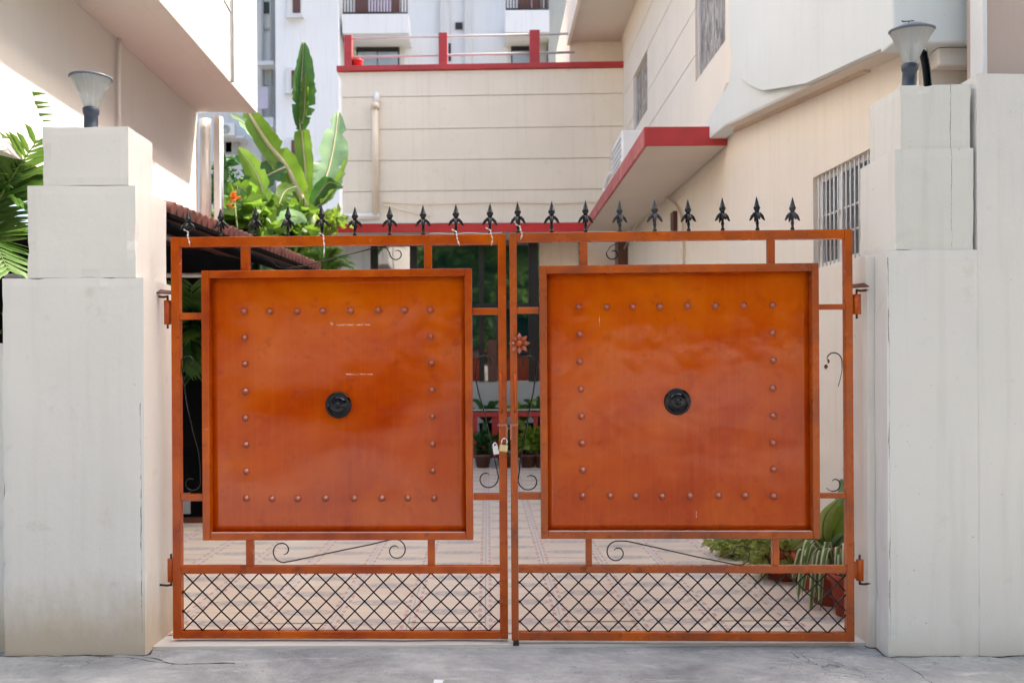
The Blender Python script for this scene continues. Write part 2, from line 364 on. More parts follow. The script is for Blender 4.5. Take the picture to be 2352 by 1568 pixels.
# ------------------------------------------------------------------ mesh helpers
class MB:
    def __init__(s, f=None):
        s.v = []; s.f = []; s.sm = []; s.uv = {}; s.map = f or (lambda p: p)
    def add(s, vs, fs, smooth=False):
        n = len(s.v)
        s.v += [tuple(s.map(Vector(p))) for p in vs]
        for f in fs:
            s.f.append(tuple(i + n for i in f)); s.sm.append(smooth)
    def box(s, x0, x1, y0, y1, z0, z1):
        vs = [(x, y, z) for z in (z0, z1) for y in (y0, y1) for x in (x0, x1)]
        s.add(vs, [(0, 2, 3, 1), (4, 5, 7, 6), (0, 1, 5, 4), (2, 6, 7, 3), (0, 4, 6, 2), (1, 3, 7, 5)])
        return s
    def hexa(s, a, b):
        """two quads (bottom ring a, top ring b), each 4 points counter-clockwise"""
        s.add(list(a) + list(b), [(3, 2, 1, 0), (4, 5, 6, 7), (0, 1, 5, 4), (1, 2, 6, 5), (2, 3, 7, 6), (3, 0, 4, 7)])
        return s
    def prism(s, poly, vec):
        n = len(poly); v = Vector(vec)
        vs = [Vector(p) for p in poly] + [Vector(p) + v for p in poly]
        fs = [tuple(range(n))[::-1], tuple(range(n, 2 * n))] + [(i, (i + 1) % n, n + (i + 1) % n, n + i) for i in range(n)]
        s.add(vs, fs); return s
    def tube(s, pts, r, n=8, cap=True, smooth=True):
        pts = [Vector(p) for p in pts]; m = len(pts)
        rs = r if isinstance(r, (list, tuple)) else [r] * m
        up = None; vs = []
        for i, p in enumerate(pts):
            d = (pts[min(i + 1, m - 1)] - pts[max(i - 1, 0)])
            if d.length < 1e-9: d = Vector((0, 0, 1))
            d.normalize()
            if up is None:
                up = d.orthogonal().normalized()
            up = (up - d * up.dot(d))
            if up.length < 1e-6: up = d.orthogonal()
            up.normalize(); sd_ = d.cross(up)
            for k in range(n):
                a = 2 * math.pi * k / n
                vs.append(p + (up * math.cos(a) + sd_ * math.sin(a)) * rs[i])
        fs = [(i * n + k, i * n + (k + 1) % n, (i + 1) * n + (k + 1) % n, (i + 1) * n + k) for i in range(m - 1) for k in range(n)]
        s.add(vs, fs, smooth)
        if cap:
            s.f.append(tuple(len(s.v) - m * n + k for k in range(n))[::-1]); s.sm.append(False)
            s.f.append(tuple(len(s.v) - n + k for k in range(n))); s.sm.append(False)
        return s
    def lathe(s, prof, n=20, o=(0, 0, 0), axis='z', smooth=True, rib=0.0):
        vs = []; o = Vector(o)
        for (r, h) in prof:
            for k in range(n):
                a = 2 * math.pi * k / n; rr_ = r * (1 + (rib if k % 2 else 0))
                if axis == 'z': vs.append(o + Vector((rr_ * math.cos(a), rr_ * math.sin(a), h)))
                else: vs.append(o + Vector((rr_ * math.cos(a), -h, rr_ * math.sin(a))))
        fs = [(i * n + k, i * n + (k + 1) % n, (i + 1) * n + (k + 1) % n, (i + 1) * n + k) for i in range(len(prof) - 1) for k in range(n)]
        fs += [tuple(range(n))[::-1], tuple((len(prof) - 1) * n + k for k in range(n))]
        s.add(vs, fs, smooth); return s
    def ribbon(s, pts, widths, side, fold=0.25, wave=0.0, seed=0, th=0.0):
        """leaf blade: centre line pts, half widths, side direction; creased along the middle, with UVs across"""
        rnd = random.Random(seed); vs = []; m = len(pts); side = Vector(side).normalized()
        for i, p in enumerate(pts):
            p = Vector(p); d = Vector(pts[min(i + 1, m - 1)]) - Vector(pts[max(i - 1, 0)]); d.normalize()
            sd_ = (side - d * side.dot(d)).normalized(); nn = sd_.cross(d).normalized()
            w_ = widths[i]
            te = [1 - (.5 if wave > .25 and rnd.random() < .08 else 0) for _ in (0, 1)] if wave > .25 and 2 < i < m - 2 else [1, 1]
            for q, k in ((-te[0], 0), (-.5, 1), (0, 2), (.5, 3), (te[1], 4)):
                wob = (rnd.random() - .5) * wave * w_ * abs(q)
                vs.append(p + sd_ * (q * w_ * (1 + (rnd.random() - .5) * wave * .5)) + nn * (abs(q) * w_ * fold + wob))
        n0 = len(s.v); f0 = len(s.f)
        fs = [(i * 5 + k, i * 5 + k + 1, (i + 1) * 5 + k + 1, (i + 1) * 5 + k) for i in range(m - 1) for k in range(4)]
        s.add(vs, fs, True)
        for j in range(len(vs)): s.uv[n0 + j] = ((j % 5) / 4.0, (j // 5) / max(1, m - 1))
        return s
    def mesh(s, name, m):
        me = bpy.data.meshes.new(name); me.from_pydata(s.v, [], s.f)
        me.polygons.foreach_set('use_smooth', s.sm)
        if s.uv:
            l = me.uv_layers.new(name='UVMap')
            for lp in me.loops: l.data[lp.index].uv = s.uv.get(lp.vertex_index, (0, 0))
        me.update()
        if m is not None: me.materials.append(M[m] if isinstance(m, str) else m)
        return me
    def build(s, name, m, parent=None, bevel=0, label=None, kind=None, seg=2):
        o = bpy.data.objects.new(name, s.mesh(name, m)); COL.objects.link(o)
        if parent is not None: o.parent = parent
        if bevel:
            b = o.modifiers.new('bevel', 'BEVEL'); b.width = bevel; b.segments = seg; b.limit_method = 'ANGLE'; b.angle_limit = R(40)
            b.harden_normals = False
        if label: o['label'] = label
        if kind: o['kind'] = kind
        return o

def empty(name, label=None, cat=None, loc=(0, 0, 0), rz=0, group=None, kind=None):
    o = bpy.data.objects.new(name, None); COL.objects.link(o); o.empty_display_size = 0.1
    o.location = loc; o.rotation_euler = (0, 0, rz); tag(o, label, cat, group, kind); return o
def tag(o, label=None, cat=None, group=None, kind=None):
    if label: o['label'] = label
    if cat: o['category'] = cat
    if group: o['group'] = group
    if kind: o['kind'] = kind
    return o
def inst(name, me, parent=None, loc=(0, 0, 0), rot=(0, 0, 0), sc=(1, 1, 1)):
    o = bpy.data.objects.new(name, me); COL.objects.link(o)
    o.parent = parent; o.location = loc; o.rotation_euler = rot; o.scale = sc; return o
def bez(pts, n=14):
    """smooth Catmull-Rom curve through pts"""
    P = [Vector(p) for p in pts]; P = [P[0] * 2 - P[1]] + P + [P[-1] * 2 - P[-2]]; out = []
    for i in range(1, len(P) - 2):
        for k in range(n):
            t_ = k / n; a, b_, c, d = P[i - 1], P[i], P[i + 1], P[i + 2]
            out.append(0.5 * ((2 * b_) + (c - a) * t_ + (2 * a - 5 * b_ + 4 * c - d) * t_ ** 2 + (3 * b_ - a - 3 * c + d) * t_ ** 3))
    out.append(P[-2]); return out

def rough_box(x0, x1, y0, y1, z0, z1, step=0.05, amp=0.004, edge=0.012, seed=0):
    """masonry block with slightly wavering faces and worn, chipped arrises"""
    m = MB(); nx = max(2, round((x1 - x0) / step)); ny = max(2, round((y1 - y0) / step)); nz = max(2, round((z1 - z0) / step))
    idx = {}; vs = []
    def vid(i, j, k):
        if (i, j, k) in idx: return idx[(i, j, k)]
        p = Vector((x0 + (x1 - x0) * i / nx, y0 + (y1 - y0) * j / ny, z0 + (z1 - z0) * k / nz))
        onx = i in (0, nx); ony = j in (0, ny); onz = k in (0, nz)
        c = Vector(((x0 + x1) / 2, (y0 + y1) / 2, (z0 + z1) / 2)); d = Vector((0, 0, 0))
        if onx: d.x = 1 if i == 0 else -1
        if ony: d.y = 1 if j == 0 else -1
        if onz: d.z = 1 if k == 0 else -1
        q = noise.noise(p * 3.1 + Vector((seed, 0, 0))) * amp
        p2 = p + d * q
        if onx + ony + onz >= 2:
            h = noise.noise(p * 9 + Vector((seed, 5, 0))); g = max(0, h - 0.28) * 3
            p2 += d * (edge * 0.2 + edge * 0.55 * g)
        idx[(i, j, k)] = len(vs); vs.append(p2); return idx[(i, j, k)]
    fs = []
    for i in range(nx):
        for j in range(ny):
            fs.append((vid(i, j, 0), vid(i, j + 1, 0), vid(i + 1, j + 1, 0), vid(i + 1, j, 0)))
            fs.append((vid(i, j, nz), vid(i + 1, j, nz), vid(i + 1, j + 1, nz), vid(i, j + 1, nz)))
    for i in range(nx):
        for k in range(nz):
            fs.append((vid(i, 0, k), vid(i + 1, 0, k), vid(i + 1, 0, k + 1), vid(i, 0, k + 1)))
            fs.append((vid(i, ny, k), vid(i, ny, k + 1), vid(i + 1, ny, k + 1), vid(i + 1, ny, k)))
    for j in range(ny):
        for k in range(nz):
            fs.append((vid(0, j, k), vid(0, j, k + 1), vid(0, j + 1, k + 1), vid(0, j + 1, k)))
            fs.append((vid(nx, j, k), vid(nx, j + 1, k), vid(nx, j + 1, k + 1), vid(nx, j, k + 1)))
    m.add(vs, fs); return m

# ================================================================== SETTING
g = MB(); g.box(-300, 300, -300, 600, -0.6, -0.06)
tag(g.build('ground', 'ground'), kind='structure', label='dusty bare ground far around the houses')

# street in front of the gate: a gently uneven concrete sheet
def street():
    m = MB(); nx, ny = 150, 110; X0, X1, Y0, Y1 = -9, 9, -9, 4.6; vs = []
    for j in range(ny + 1):
        tj = j / ny; y = Y0 + (Y1 - Y0) * (1 - (1 - tj) ** 2.2)
        for i in range(nx + 1):
            x = X0 + (X1 - X0) * i / nx
            z = -0.017 + noise.noise(Vector((x * .8, y * .8, 0))) * 0.006 + noise.noise(Vector((x * 4, y * 4, 2))) * 0.003
            if y > 4.33: z = min(z, -0.016) - 0.0
            if y < 2: z += (2 - y) * 0.004 * 0
            vs.append((x, y, z))
    fs = [(j * (nx + 1) + i, j * (nx + 1) + i + 1, (j + 1) * (nx + 1) + i + 1, (j + 1) * (nx + 1) + i) for j in range(ny) for i in range(nx)]
    m.add(vs, fs, True)
    return m.build('street', 'street')
tag(street(), kind='structure', label='worn grey concrete street in front of the orange gate')

sl = rough_box(-1.74, 1.99, 4.47, 4.66, -0.08, -0.001, 0.06, 0.003, 0.004, 3)
tag(sl.build('threshold', 'sill'), kind='structure', label='pale cement threshold strip running under the gate')

cy = empty('courtyard', 'courtyard floor of cream patterned tiles behind the gate', kind='structure')
MB().box(-6.5, 4.5, 4.66, 15.0, -0.10, -0.012).build('floor_bed', 'grout', cy)
tile_me = MB().box(-.2135, .2135, -.2135, .2135, -0.01, 0.0).mesh('tile', 'tile')
nt_ = 0
for c in range(13):
    x = W(1115, 1375, 5.38).x - 0.215 + 0.43 * (c - 7)
    for r_ in range(22):
        y = 4.885 + 0.43 * r_ + (0.215 if c % 2 else 0.0)
        if y > 14.1: continue
        o = inst('tile', tile_me, cy, (x, y, random.uniform(-0.0012, 0.0008)), (random.uniform(-.002, .002), random.uniform(-.002, .002), 0))
        nt_ += 1
for c in range(1, 13, 2):
    x = W(1115, 1375, 5.38).x - 0.215 + 0.43 * (c - 7)
    inst('tile', tile_me, cy, (x, 4.885 - 0.215 + .1, -0.001), (0, 0, 0), (1, .46, 1)); nt_ += 1
MB().box(-5, 2.6, 13.55, 14.6, -0.011, 0.10).build('veranda_step', 'flat_pale', cy, 0.01)

# ================================================================== PILLARS AND WALLS BESIDE THE GATE
def block(px0, px1, d0, d1, z0, z1, pyref, step=0.045, seed=0, dx1=None):
    return rough_box(W(px0, pyref, d0).x, W(px1, pyref, d0).x, d0, d1, z0, z1, step, 0.004, 0.010, seed)
dL = 4.38
zb, zm, zt = W(200, 637, dL).z, W(200, 425, dL).z, W(200, 290, dL).z
pl = empty('gate_pillar', 'white stepped masonry pillar on the left of the orange gate', 'pillar', (0, 0, 0), group='stepped masonry gate pillars')
block(5, 331, dL, 4.86, -0.05, zb, 900, seed=1).build('base_block', 'pillar_l', pl)
block(62, 312, dL + .002, 4.80, zb - 0.003, zm, 525, seed=2).build('middle_block', 'pillar_l', pl)
block(97, 296, dL + .004, 4.70, zm - 0.003, zt, 360, seed=3).build('top_block', 'pillar_l', pl)
XL = W(331, 900, dL).x
def hinge_pin(parent, x, sgn, z, y, low=False):
    m = MB(); m.tube([(x + sgn * 0.02, y, z - .012), (x - sgn * .052, y, z - .012)], 0.008, 8)
    m.tube([(x - sgn * .048, y, z - .03), (x - sgn * .048, y, z + .05)], 0.0075, 8)
    m.build('hinge_pin', 'rust', parent)
dR = 4.30
XR = W(2037, 900, dR).x
zb2, zm2, zt2 = W(2150, 573, dR).z, W(2150, 340, dR).z, W(2150, 193, dR).z
pr = empty('gate_pillar', 'white stepped masonry pillar with vertical cracks on the right of the gate', 'pillar', group='stepped masonry gate pillars')
rough_box(XR, W(2260, 900, dR).x, dR, 4.438, -0.05, zb2, 0.045, 0.004, 0.010, 4).build('base_block', 'pillar_r', pr)
rough_box(1.937, W(2260, 900, dR).x, 4.44, 4.61, -0.05, zb2 - .01, 0.06, 0.003, 0.006, 14).build('rear_pier', 'cream_side', pr, label='cream painted rear part of the pillar')
block(2056, 2236, dR + .004, 4.72, zb2 - .003, zm2, 460, seed=15).build('middle_block', 'pillar_block', pr)
block(2068, 2230, dR + .007, 4.66, zm2 - .003, zt2, 270, seed=6).build('top_block', 'pillar_block', pr)

bw = rough_box(W(2248, 500, 4.29).x, 3.9, dR - .0006, 4.5, -0.05, W(2300, 168, 4.29).z, 0.045, 0.004, 0.0004, 4)
bwr = empty('boundary_wall', 'tall plain white wall joined to the right gate pillar', 'wall')
bw.build('wall', 'pillar_r', bwr)
rough_box(W(2237, 400, 4.33).x, W(2252, 400, 4.33).x + .003, 4.335, 4.47, zb2 - .01, W(2240, 196, 4.33).z, .05, .002, .008, 8).build('wall_return', 'pillar_r', bwr)
bl = rough_box(-4.6, W(3, 800, 4.42).x, 4.44, 4.62, -0.05, W(3, 786, 4.42).z, 0.08, 0.004, 0.01, 9)
tag(bl.build('boundary_wall', 'pillar_l'), 'low white compound wall running off the left gate pillar', 'wall')

# ================================================================== GATE LEAVES
class Leaf:
    def __init__(s, name, pxa, da, pxb, db, label):
        a, b = W(pxa, 1000, da), W(pxb, 1000, db)
        s.o = Vector((a.x, a.y)); d = Vector((b.x - a.x, b.y - a.y)); s.len = d.length; s.d = d.normalized()
        s.root = empty(name, label, 'gate', (a.x, a.y, 0), math.atan2(s.d.y, s.d.x), 'leaves of the orange double gate')
    def g(s, px, py):
        p = W(px, py, 1.0); rx = p.x; rz = p.z - EYE
        t = (s.o.x * s.d.y - s.o.y * s.d.x) / (rx * s.d.y - s.d.x)
        u = (rx * t - s.o.x) * s.d.x + (t - s.o.y) * s.d.y
        return u, EYE + rz * t
    def U(s, px, py=1000): return s.g(px, py)[0]
    def V(s, py, px): return s.g(px, py)[1]

spike_prof = [(.0105, 0), (.0105, .012), (.0065, .016), (.0068, .03), (.0095, .038), (.0068, .046), (.0075, .062), (.0125, .078),
              (.0150, .090), (.0105, .098), (.0145, .108), (.0185, .116), (.0165, .122), (.0130, .130), (.0085, .147), (.0045, .163), (.0008, .176)]
def spike_mesh():
    m = MB(); m.lathe(spike_prof, 8)
    for k in range(4):
        a = k * math.pi / 2
        pts = [(0, 0, .088), (.014, 0, .086), (.026, 0, .074), (.033, 0, .060), (.039, 0, .052)]
        pts = [(p[0] * math.cos(a), p[0] * math.sin(a), p[2]) for p in pts]
        m.tube(pts, [.009, .0095, .0085, .006, .003], 7)
    return m
SPIKE = [spike_mesh().mesh('finial_spike', 'black'), spike_mesh().mesh('finial_spike', 'black_dull')]
STUD = MB().lathe([(.0195, 0), (.0195, .004), (.018, .010), (.0135, .017), (.007, .023), (.001, .029)], 12, axis='y').mesh('stud', 'stud')
BOSS = MB().lathe([(.068, 0), (.069, .008), (.066, .013), (.058, .016), (.050, .013), (.047, .011), (.043, .014), (.039, .020), (.034, .022), (.024, .021), (.017, .0215), (.012, .026), (.006, .031), (.001, .032)], 32, axis='y').mesh('boss', 'black')
ROD = 0.0042

def build_leaf(L, st, rails, pf, studs_top, studs_rows, boss, spikes, stubs_t, stubs_b, mesh_v, dull):
    root = L.root; TB = 'orange_r' if dull else 'orange'
    y0, y1 = -0.022, 0.022                                       # tube depth
    uo0, ui0, ui1, uo1 = [L.U(p) for p in st]
    mid = (st[0] + st[3]) / 2
    vt1, vt0 = L.V(rails['top'][0], mid), L.V(rails['top'][1], mid)
    vb1, vb0 = L.V(rails['bot'][0], mid), max(0.004, L.V(rails['bot'][1], mid))
    vm1, vm0 = L.V(rails['mid'][0], mid), L.V(rails['mid'][1], mid)
    bx = lambda n, a, b, c, d, yy0=y0, yy1=y1, mt=TB, bv=0.003: MB().box(min(a, b), max(a, b), yy0, yy1, min(c, d), max(c, d)).build(n, mt, root, bv)
    bx('stile', uo0, ui0, vb0, vt1); bx('stile', ui1, uo1, vb0, vt1)
    e = 0.0006
    bx('top_rail', ui0 + e, ui1 - e, vt0, vt1, y0 + .002, y1 - .002)
    bx('bottom_rail', ui0 + e, ui1 - e, vb0, vb1, y0 + .002, y1 - .002)
    bx('middle_rail', ui0 + e, ui1 - e, vm0, vm1, y0 + .002, y1 - .002)
    # framed sheet
    pl0, pl1, pr1, pr0, ptop0, ptop1, pbot1, pbot0 = pf
    a0, a1, b1, b0 = L.U(pl0), L.U(pl1), L.U(pr1), L.U(pr0)
    cm = (pl0 + pr0) / 2
    t0, t1, q1, q0 = L.V(ptop0, cm), L.V(ptop1, cm), L.V(pbot1, cm), L.V(pbot0, cm)
    fy0, fy1 = -0.040, 0.024
    bx('panel_frame', a0, a1, q0, t0, fy0, fy1); bx('panel_frame', b1, b0, q0, t0, fy0, fy1)
    bx('panel_frame', a1 + e, b1 - e, t1, t0, fy0 + .002, fy1 - .002); bx('panel_frame', a1 + e, b1 - e, q0, q1, fy0 + .002, fy1 - .002)
    MB().box(a1 + .006, b1 - .008, fy0 + .004, fy0 + .013, q1 - .0005, q1 + .0030).build('ledge_highlight', 'highlight', root)  # thin pale strip: painted highlight along the panel frame's lower lip
    # sheet: slightly buckled plate set back in its frame
    ps = MB(); nx, nz = 36, 36; vs = []
    for k in range(nz + 1):
        for i in range(nx + 1):
            u = a1 - .004 + (b1 - a1 + .008) * i / nx; v = q1 - .004 + (t1 - q1 + .008) * k / nz
            ed = min(i, nx - i, k, nz - k) / 6.0
            dn_ = 0.0 if dull else .022 * math.exp(-(((u - .62) / .30) ** 2 + ((v - 1.33) / .22) ** 2)) - .016 * math.exp(-(((u - 1.05) / .25) ** 2 + ((v - 1.02) / .2) ** 2)) - .012 * math.exp(-(((u - .45) / .22) ** 2 + ((v - .8) / .2) ** 2))
            vs.append((u, 0.010 + dn_ * min(1, ed) + noise.noise(Vector((u * 1.7 + (5 if dull else 0), 0, v * 1.7))) * (0.006 if dull else 0.012) * min(1, ed), v))
    ps.add(vs, [(k * (nx + 1) + i, k * (nx + 1) + i + 1, (k + 1) * (nx + 1) + i + 1, (k + 1) * (nx + 1) + i) for k in range(nz) for i in range(nx)], True)
    po = ps.build('sheet_panel', 'panel_r' if dull else 'panel', root)
    so = po.modifiers.new('solid', 'SOLIDIFY'); so.thickness = 0.002; so.offset = 1
    # side rails and stubs
    for (pa, pb, ya, yb) in rails['side']:
        pc = (pa + pb) / 2
        bx('side_rail', L.U(pa) + e, L.U(pb) - e, L.V(yb, pc), L.V(ya, pc), y0 + .003, y1 - .003)
    for (pa, pb) in stubs_t:
        bx('strut', L.U(pa, 600), L.U(pb, 600), t0 + e, vt0 - e, y0 + .003, y1 - .003)
    for (pa, pb) in stubs_b:
        bx('strut', L.U(pa, 1270), L.U(pb, 1270), vm1 + e, q0 - e, y0 + .003, y1 - .003)
    # studs
    us = [(L.U(a, 714), L.U(b, 1144)) for a, b in studs_top]; n = 8
    vts, vbs = L.V(studs_rows[0], cm), L.V(studs_rows[-1], cm)
    for i in range(8):
        for k in range(8):
            if 0 < i < 7 and 0 < k < 7: continue
            fz = (L.V(studs_rows[k], cm) - vts) / (vbs - vts)
            u = us[i][0] + (us[i][1] - us[i][0]) * fz; v = L.V(studs_rows[k], cm) + random.uniform(-.002, .002)
            inst('stud', STUD, root, (u + random.uniform(-.002, .002), 0.009, v), (0, random.uniform(0, 1), 0), [random.uniform(.93, 1.05)] * 3)
    bu, bv_ = L.g(*boss)
    bo = inst('boss', BOSS, root, (bu, 0.008, bv_))
    for i, (sx_, ty) in enumerate(spikes):
        u = L.U(sx_, 530); h = L.V(ty, sx_) - vt1
        s_ = inst('finial_spike', SPIKE[1 if (dull and i in dull) else 0], root, (u, 0, vt1 + .0005), (random.uniform(-.03, .03), random.uniform(-.03, .03), random.uniform(-.2, .2)), (1, 1, h / .176))
    # diamond mesh in the bottom bay
    p = (vm0 - vb1) / 3.0; u0, u1, v0, v1 = ui0, ui1, vb1, vm0; rnd = random.Random(3)
    for sg in (1, -1):
        k = -4
        while k * p < (u1 - u0) + 4 * p:
            st_ = u0 + k * p + mesh_v * p
            if sg == 1: A, B = (st_, v0), (st_ + (v1 - v0), v1)
            else: A, B = (st_, v1), (st_ + (v1 - v0), v0)
            def clip(A, B):
                (ax, az), (bx_, bz) = A, B
                if bx_ <= u0 or ax >= u1: return None
                if ax < u0: f = (u0 - ax) / (bx_ - ax); az = az + (bz - az) * f; ax = u0
                if bx_ > u1: f = (u1 - ax) / (bx_ - ax); bz = az + (bz - az) * f; bx_ = u1
                return (ax, az), (bx_, bz)
            c = clip(A, B)
            if c and abs(c[0][0] - c[1][0]) > 0.015:
                (ax, az), (bx_, bz) = c; pts = []
                yy = -0.0045 if sg == 1 else 0.0045
                for q in range(7):
                    f = q / 6; wob = rnd.uniform(-.0018, .0018)
                    pts.append((ax + (bx_ - ax) * f + wob, yy, az + (bz - az) * f + wob))
                MB().tube(pts, ROD * .95, 6).build('lattice_rod', 'black', root)
            k += 1
    return dict(vt1=vt1, vb0=vb0, ui0=ui0, ui1=ui1, uo0=uo0, uo1=uo1)

LA = Leaf('gate_leaf', 398, 4.575, 1164, 4.535, 'left orange steel gate leaf with ten black spikes along its top')
LB = Leaf('gate_leaf', 1173, 4.50, 1957, 4.444, 'right orange steel gate leaf with nine black spikes and a flower ornament')
ga = build_leaf(LA, (398, 417, 1146, 1164.5),
    dict(top=(542.5, 565), bot=(1447, 1464), mid=(1297.5, 1315), side=[(417, 470, 719, 734), (417, 472, 1133, 1149), (1086, 1146, 708, 723), (1087, 1146, 1132, 1147)]),
    (470, 487, 1070, 1086, 621, 638, 1220, 1237),
    list(zip((559, 619, 682, 741, 805, 867, 928, 988), (566, 624, 684, 748, 813, 877, 937, 996))), (713, 774, 835, 897, 958, 1021, 1082, 1144),
    (777, 930),
    [(432, 484), (508, 478), (586, 473), (661, 472), (740, 470), (815, 475), (895, 473), (972, 471), (1047, 468), (1125, 466)],
    [(555, 574), (975, 992)], [(567, 583), (983, 999)], 0.05, ())
gb = build_leaf(LB, (1172.5, 1189, 1940, 1957),
    dict(top=(532, 553), bot=(1450, 1469), mid=(1297, 1314), side=[(1189, 1240, 706, 720), (1189, 1243, 1130, 1146), (1875, 1940, 699, 711), (1878, 1940, 1131, 1143)]),
    (1241, 1257, 1861, 1877, 609, 627, 1217, 1234),
    list(zip((1330, 1394, 1453, 1515, 1580, 1644, 1710, 1776), (1339, 1402, 1461, 1521, 1585, 1651, 1713, 1778))), (703, 765, 829, 893, 955, 1018, 1078, 1139),
    (1556, 922),
    [(1190, 463), (1267, 462), (1345, 460), (1424, 460), (1504, 456), (1582, 457), (1660, 453), (1740, 451), (1820, 453)],
    [(1331, 1349), (1762, 1778)], [(1345, 1359), (1773, 1788)], 0.55, (3, 4, 8))

# scrollwork (bent rods), traced in each leaf's own plane
def spiral(cx_, cy_, r0, r1, a0, a1, n=22):
    return [(cx_ + (r0 + (r1 - r0) * i / n) * math.cos(R(a0 + (a1 - a0) * i / n)), cy_ - (r0 + (r1 - r0) * i / n) * math.sin(R(a0 + (a1 - a0) * i / n))) for i in range(n + 1)]
def scroll(L, pix, m='iron', r=ROD * .8, y=0.0, taper=True, name='scroll'):
    pts = [(L.g(*p)[0], y, L.g(*p)[1]) for p in pix]
    n = len(pts); rs = [r * (0.6 if taper and (i < 3 or i > n - 4) else 1) for i in range(n)]
    MB().tube(pts, rs, 6).build(name, m, L.root)
# bottom bays
scroll(LA, spiral(650, 1264, 8, 27, -80, 272, 26) + [(673, 1287), (720, 1277), (790, 1262), (850, 1250), (895, 1239)] + spiral(909, 1263, 26, 8, 100, -320, 26))
scroll(LB, spiral(1417, 1268, 8, 27, 200 + 300, 80, 26) + [(1440, 1242), (1500, 1255), (1600, 1278), (1690, 1296)] + spiral(1699, 1271, 26, 9, -80, 290, 26))
# narrow bays beside the meeting stiles: S scroll hanging from a hook
scroll(LA, spiral(1116, 833, 9, 21, -60, 190, 20) + [(1092, 865), (1100, 905), (1112, 945), (1122, 985), (1131, 1030), (1140, 1072)] + spiral(1119, 1098, 26, 10, 10, -300, 24), 'black')
scroll(LB, spiral(1212, 833, 9, 20, 240, -10, 20) + [(1230, 865), (1224, 905), (1214, 950), (1206, 1000), (1197, 1045), (1193, 1080)] + spiral(1216, 1103, 26, 10, 180, 480, 24), 'black')
# outer bays
scroll(LA, spiral(434, 832, 8, 18, -60, 175, 18) + [(419, 858), (424, 890), (430, 930), (443, 990), (456, 1035), (460, 1070)] + spiral(440, 1108, 22, 8, 20, -300, 22), 'black', ROD * .8)
scroll(LB, spiral(1912, 827, 10, 22, 215, -5, 18)[3:] + [(1934, 850), (1930, 870), (1925, 888)], 'iron')
scroll(LB, spiral(1916, 1110, 20, 8, -150, 130, 18), 'iron')
MB().lathe([(.002, -.012), (.009, -.004), (.010, .003), (.004, .012)], 8, o=(LB.g(1897, 842)[0], 0, LB.g(1897, 842)[1])).build('leaf_drop', 'rust', LB.root)
MB().lathe([(.002, -.012), (.006, -.004), (.006, .003), (.002, .010)], 8, o=(LB.g(1903, 829)[0], 0, LB.g(1903, 829)[1])).build('leaf_drop', 'rust', LB.root)
# upper bays
scroll(LA, [(622, 598), (636, 612), (660, 617), (700, 610), (780, 590), (850, 572), (885, 566)] + spiral(911, 583, 17, 7, 140, 480, 20)[2:], 'black', ROD * .7)
scroll(LB, [(1425, 556), (1402, 566), (1393, 580)] + spiral(1408, 583, 15, 6, 180, 490, 20), 'black', ROD * .8)

# handles, hasps, flower ornament
def gp(L, px, py, y): u, v = L.g(px, py); return (u, y, v)
MB().tube([gp(LA, 1150, 855, -.022), gp(LA, 1150, 862, -.05), gp(LA, 1151, 938, -.05), gp(LA, 1151, 946, -.022)], .0062, 8).build('handle', 'orange', LA.root)
MB().tube([gp(LB, 1182, 856, -.022), gp(LB, 1182, 862, -.05), gp(LB, 1183, 938, -.05), gp(LB, 1183, 946, -.022)], .0062, 8).build('handle', 'orange', LB.root)
for L, pa, pb, pc in ((LA, 1143, 1166, 1164), (LB, 1171, 1190, 1174)):
    u0, v0 = L.g(pa, 978); u1, v1 = L.g(pb, 972); uc, _ = L.g(pc, 978)
    MB().box(u0, u1, -.036, -.0225, v0, v1).box(uc - .006, uc + .006, -.036, -.0225, L.g(pc, 1010)[1], v0 - .0005).build('hasp', 'stud', L.root, .0015)
fu, fv = LB.g(1193, 789)
fl = MB().lathe([(.016, 0), (.016, .010), (.011, .016), (.001, .018)], 12, o=(fu, -.03, fv), axis='y').build('flower_ornament', 'orange', LB.root)
PET = MB().add([(0, 0, .010), (-.013, -.002, .030), (-.010, -.010, .040), (0, -.004, .056), (.010, -.010, .040), (.013, -.002, .030), (0, -.013, .032), (0, .004, .030)],
               [(0, 1, 6), (1, 2, 6), (2, 3, 6), (3, 4, 6), (4, 5, 6), (5, 0, 6), (1, 0, 7), (2, 1, 7), (3, 2, 7), (4, 3, 7), (5, 4, 7), (0, 5, 7)])
pm_ = MB(); pm_.add([(0, 0, .010), (-.013, -.002, .030), (-.010, -.010, .040), (0, -.004, .056), (.010, -.010, .040), (.013, -.002, .030), (0, -.013, .032), (0, .004, .030)],
               [(0, 1, 6), (1, 2, 6), (2, 3, 6), (3, 4, 6), (4, 5, 6), (5, 0, 6), (1, 0, 7), (2, 1, 7), (3, 2, 7), (4, 3, 7), (5, 4, 7), (0, 5, 7)])
petal = pm_.mesh('petal', 'stud')
for k in range(8):
    inst('petal', petal, fl, (fu, -.034, fv), (0, k * math.pi / 4, 0))
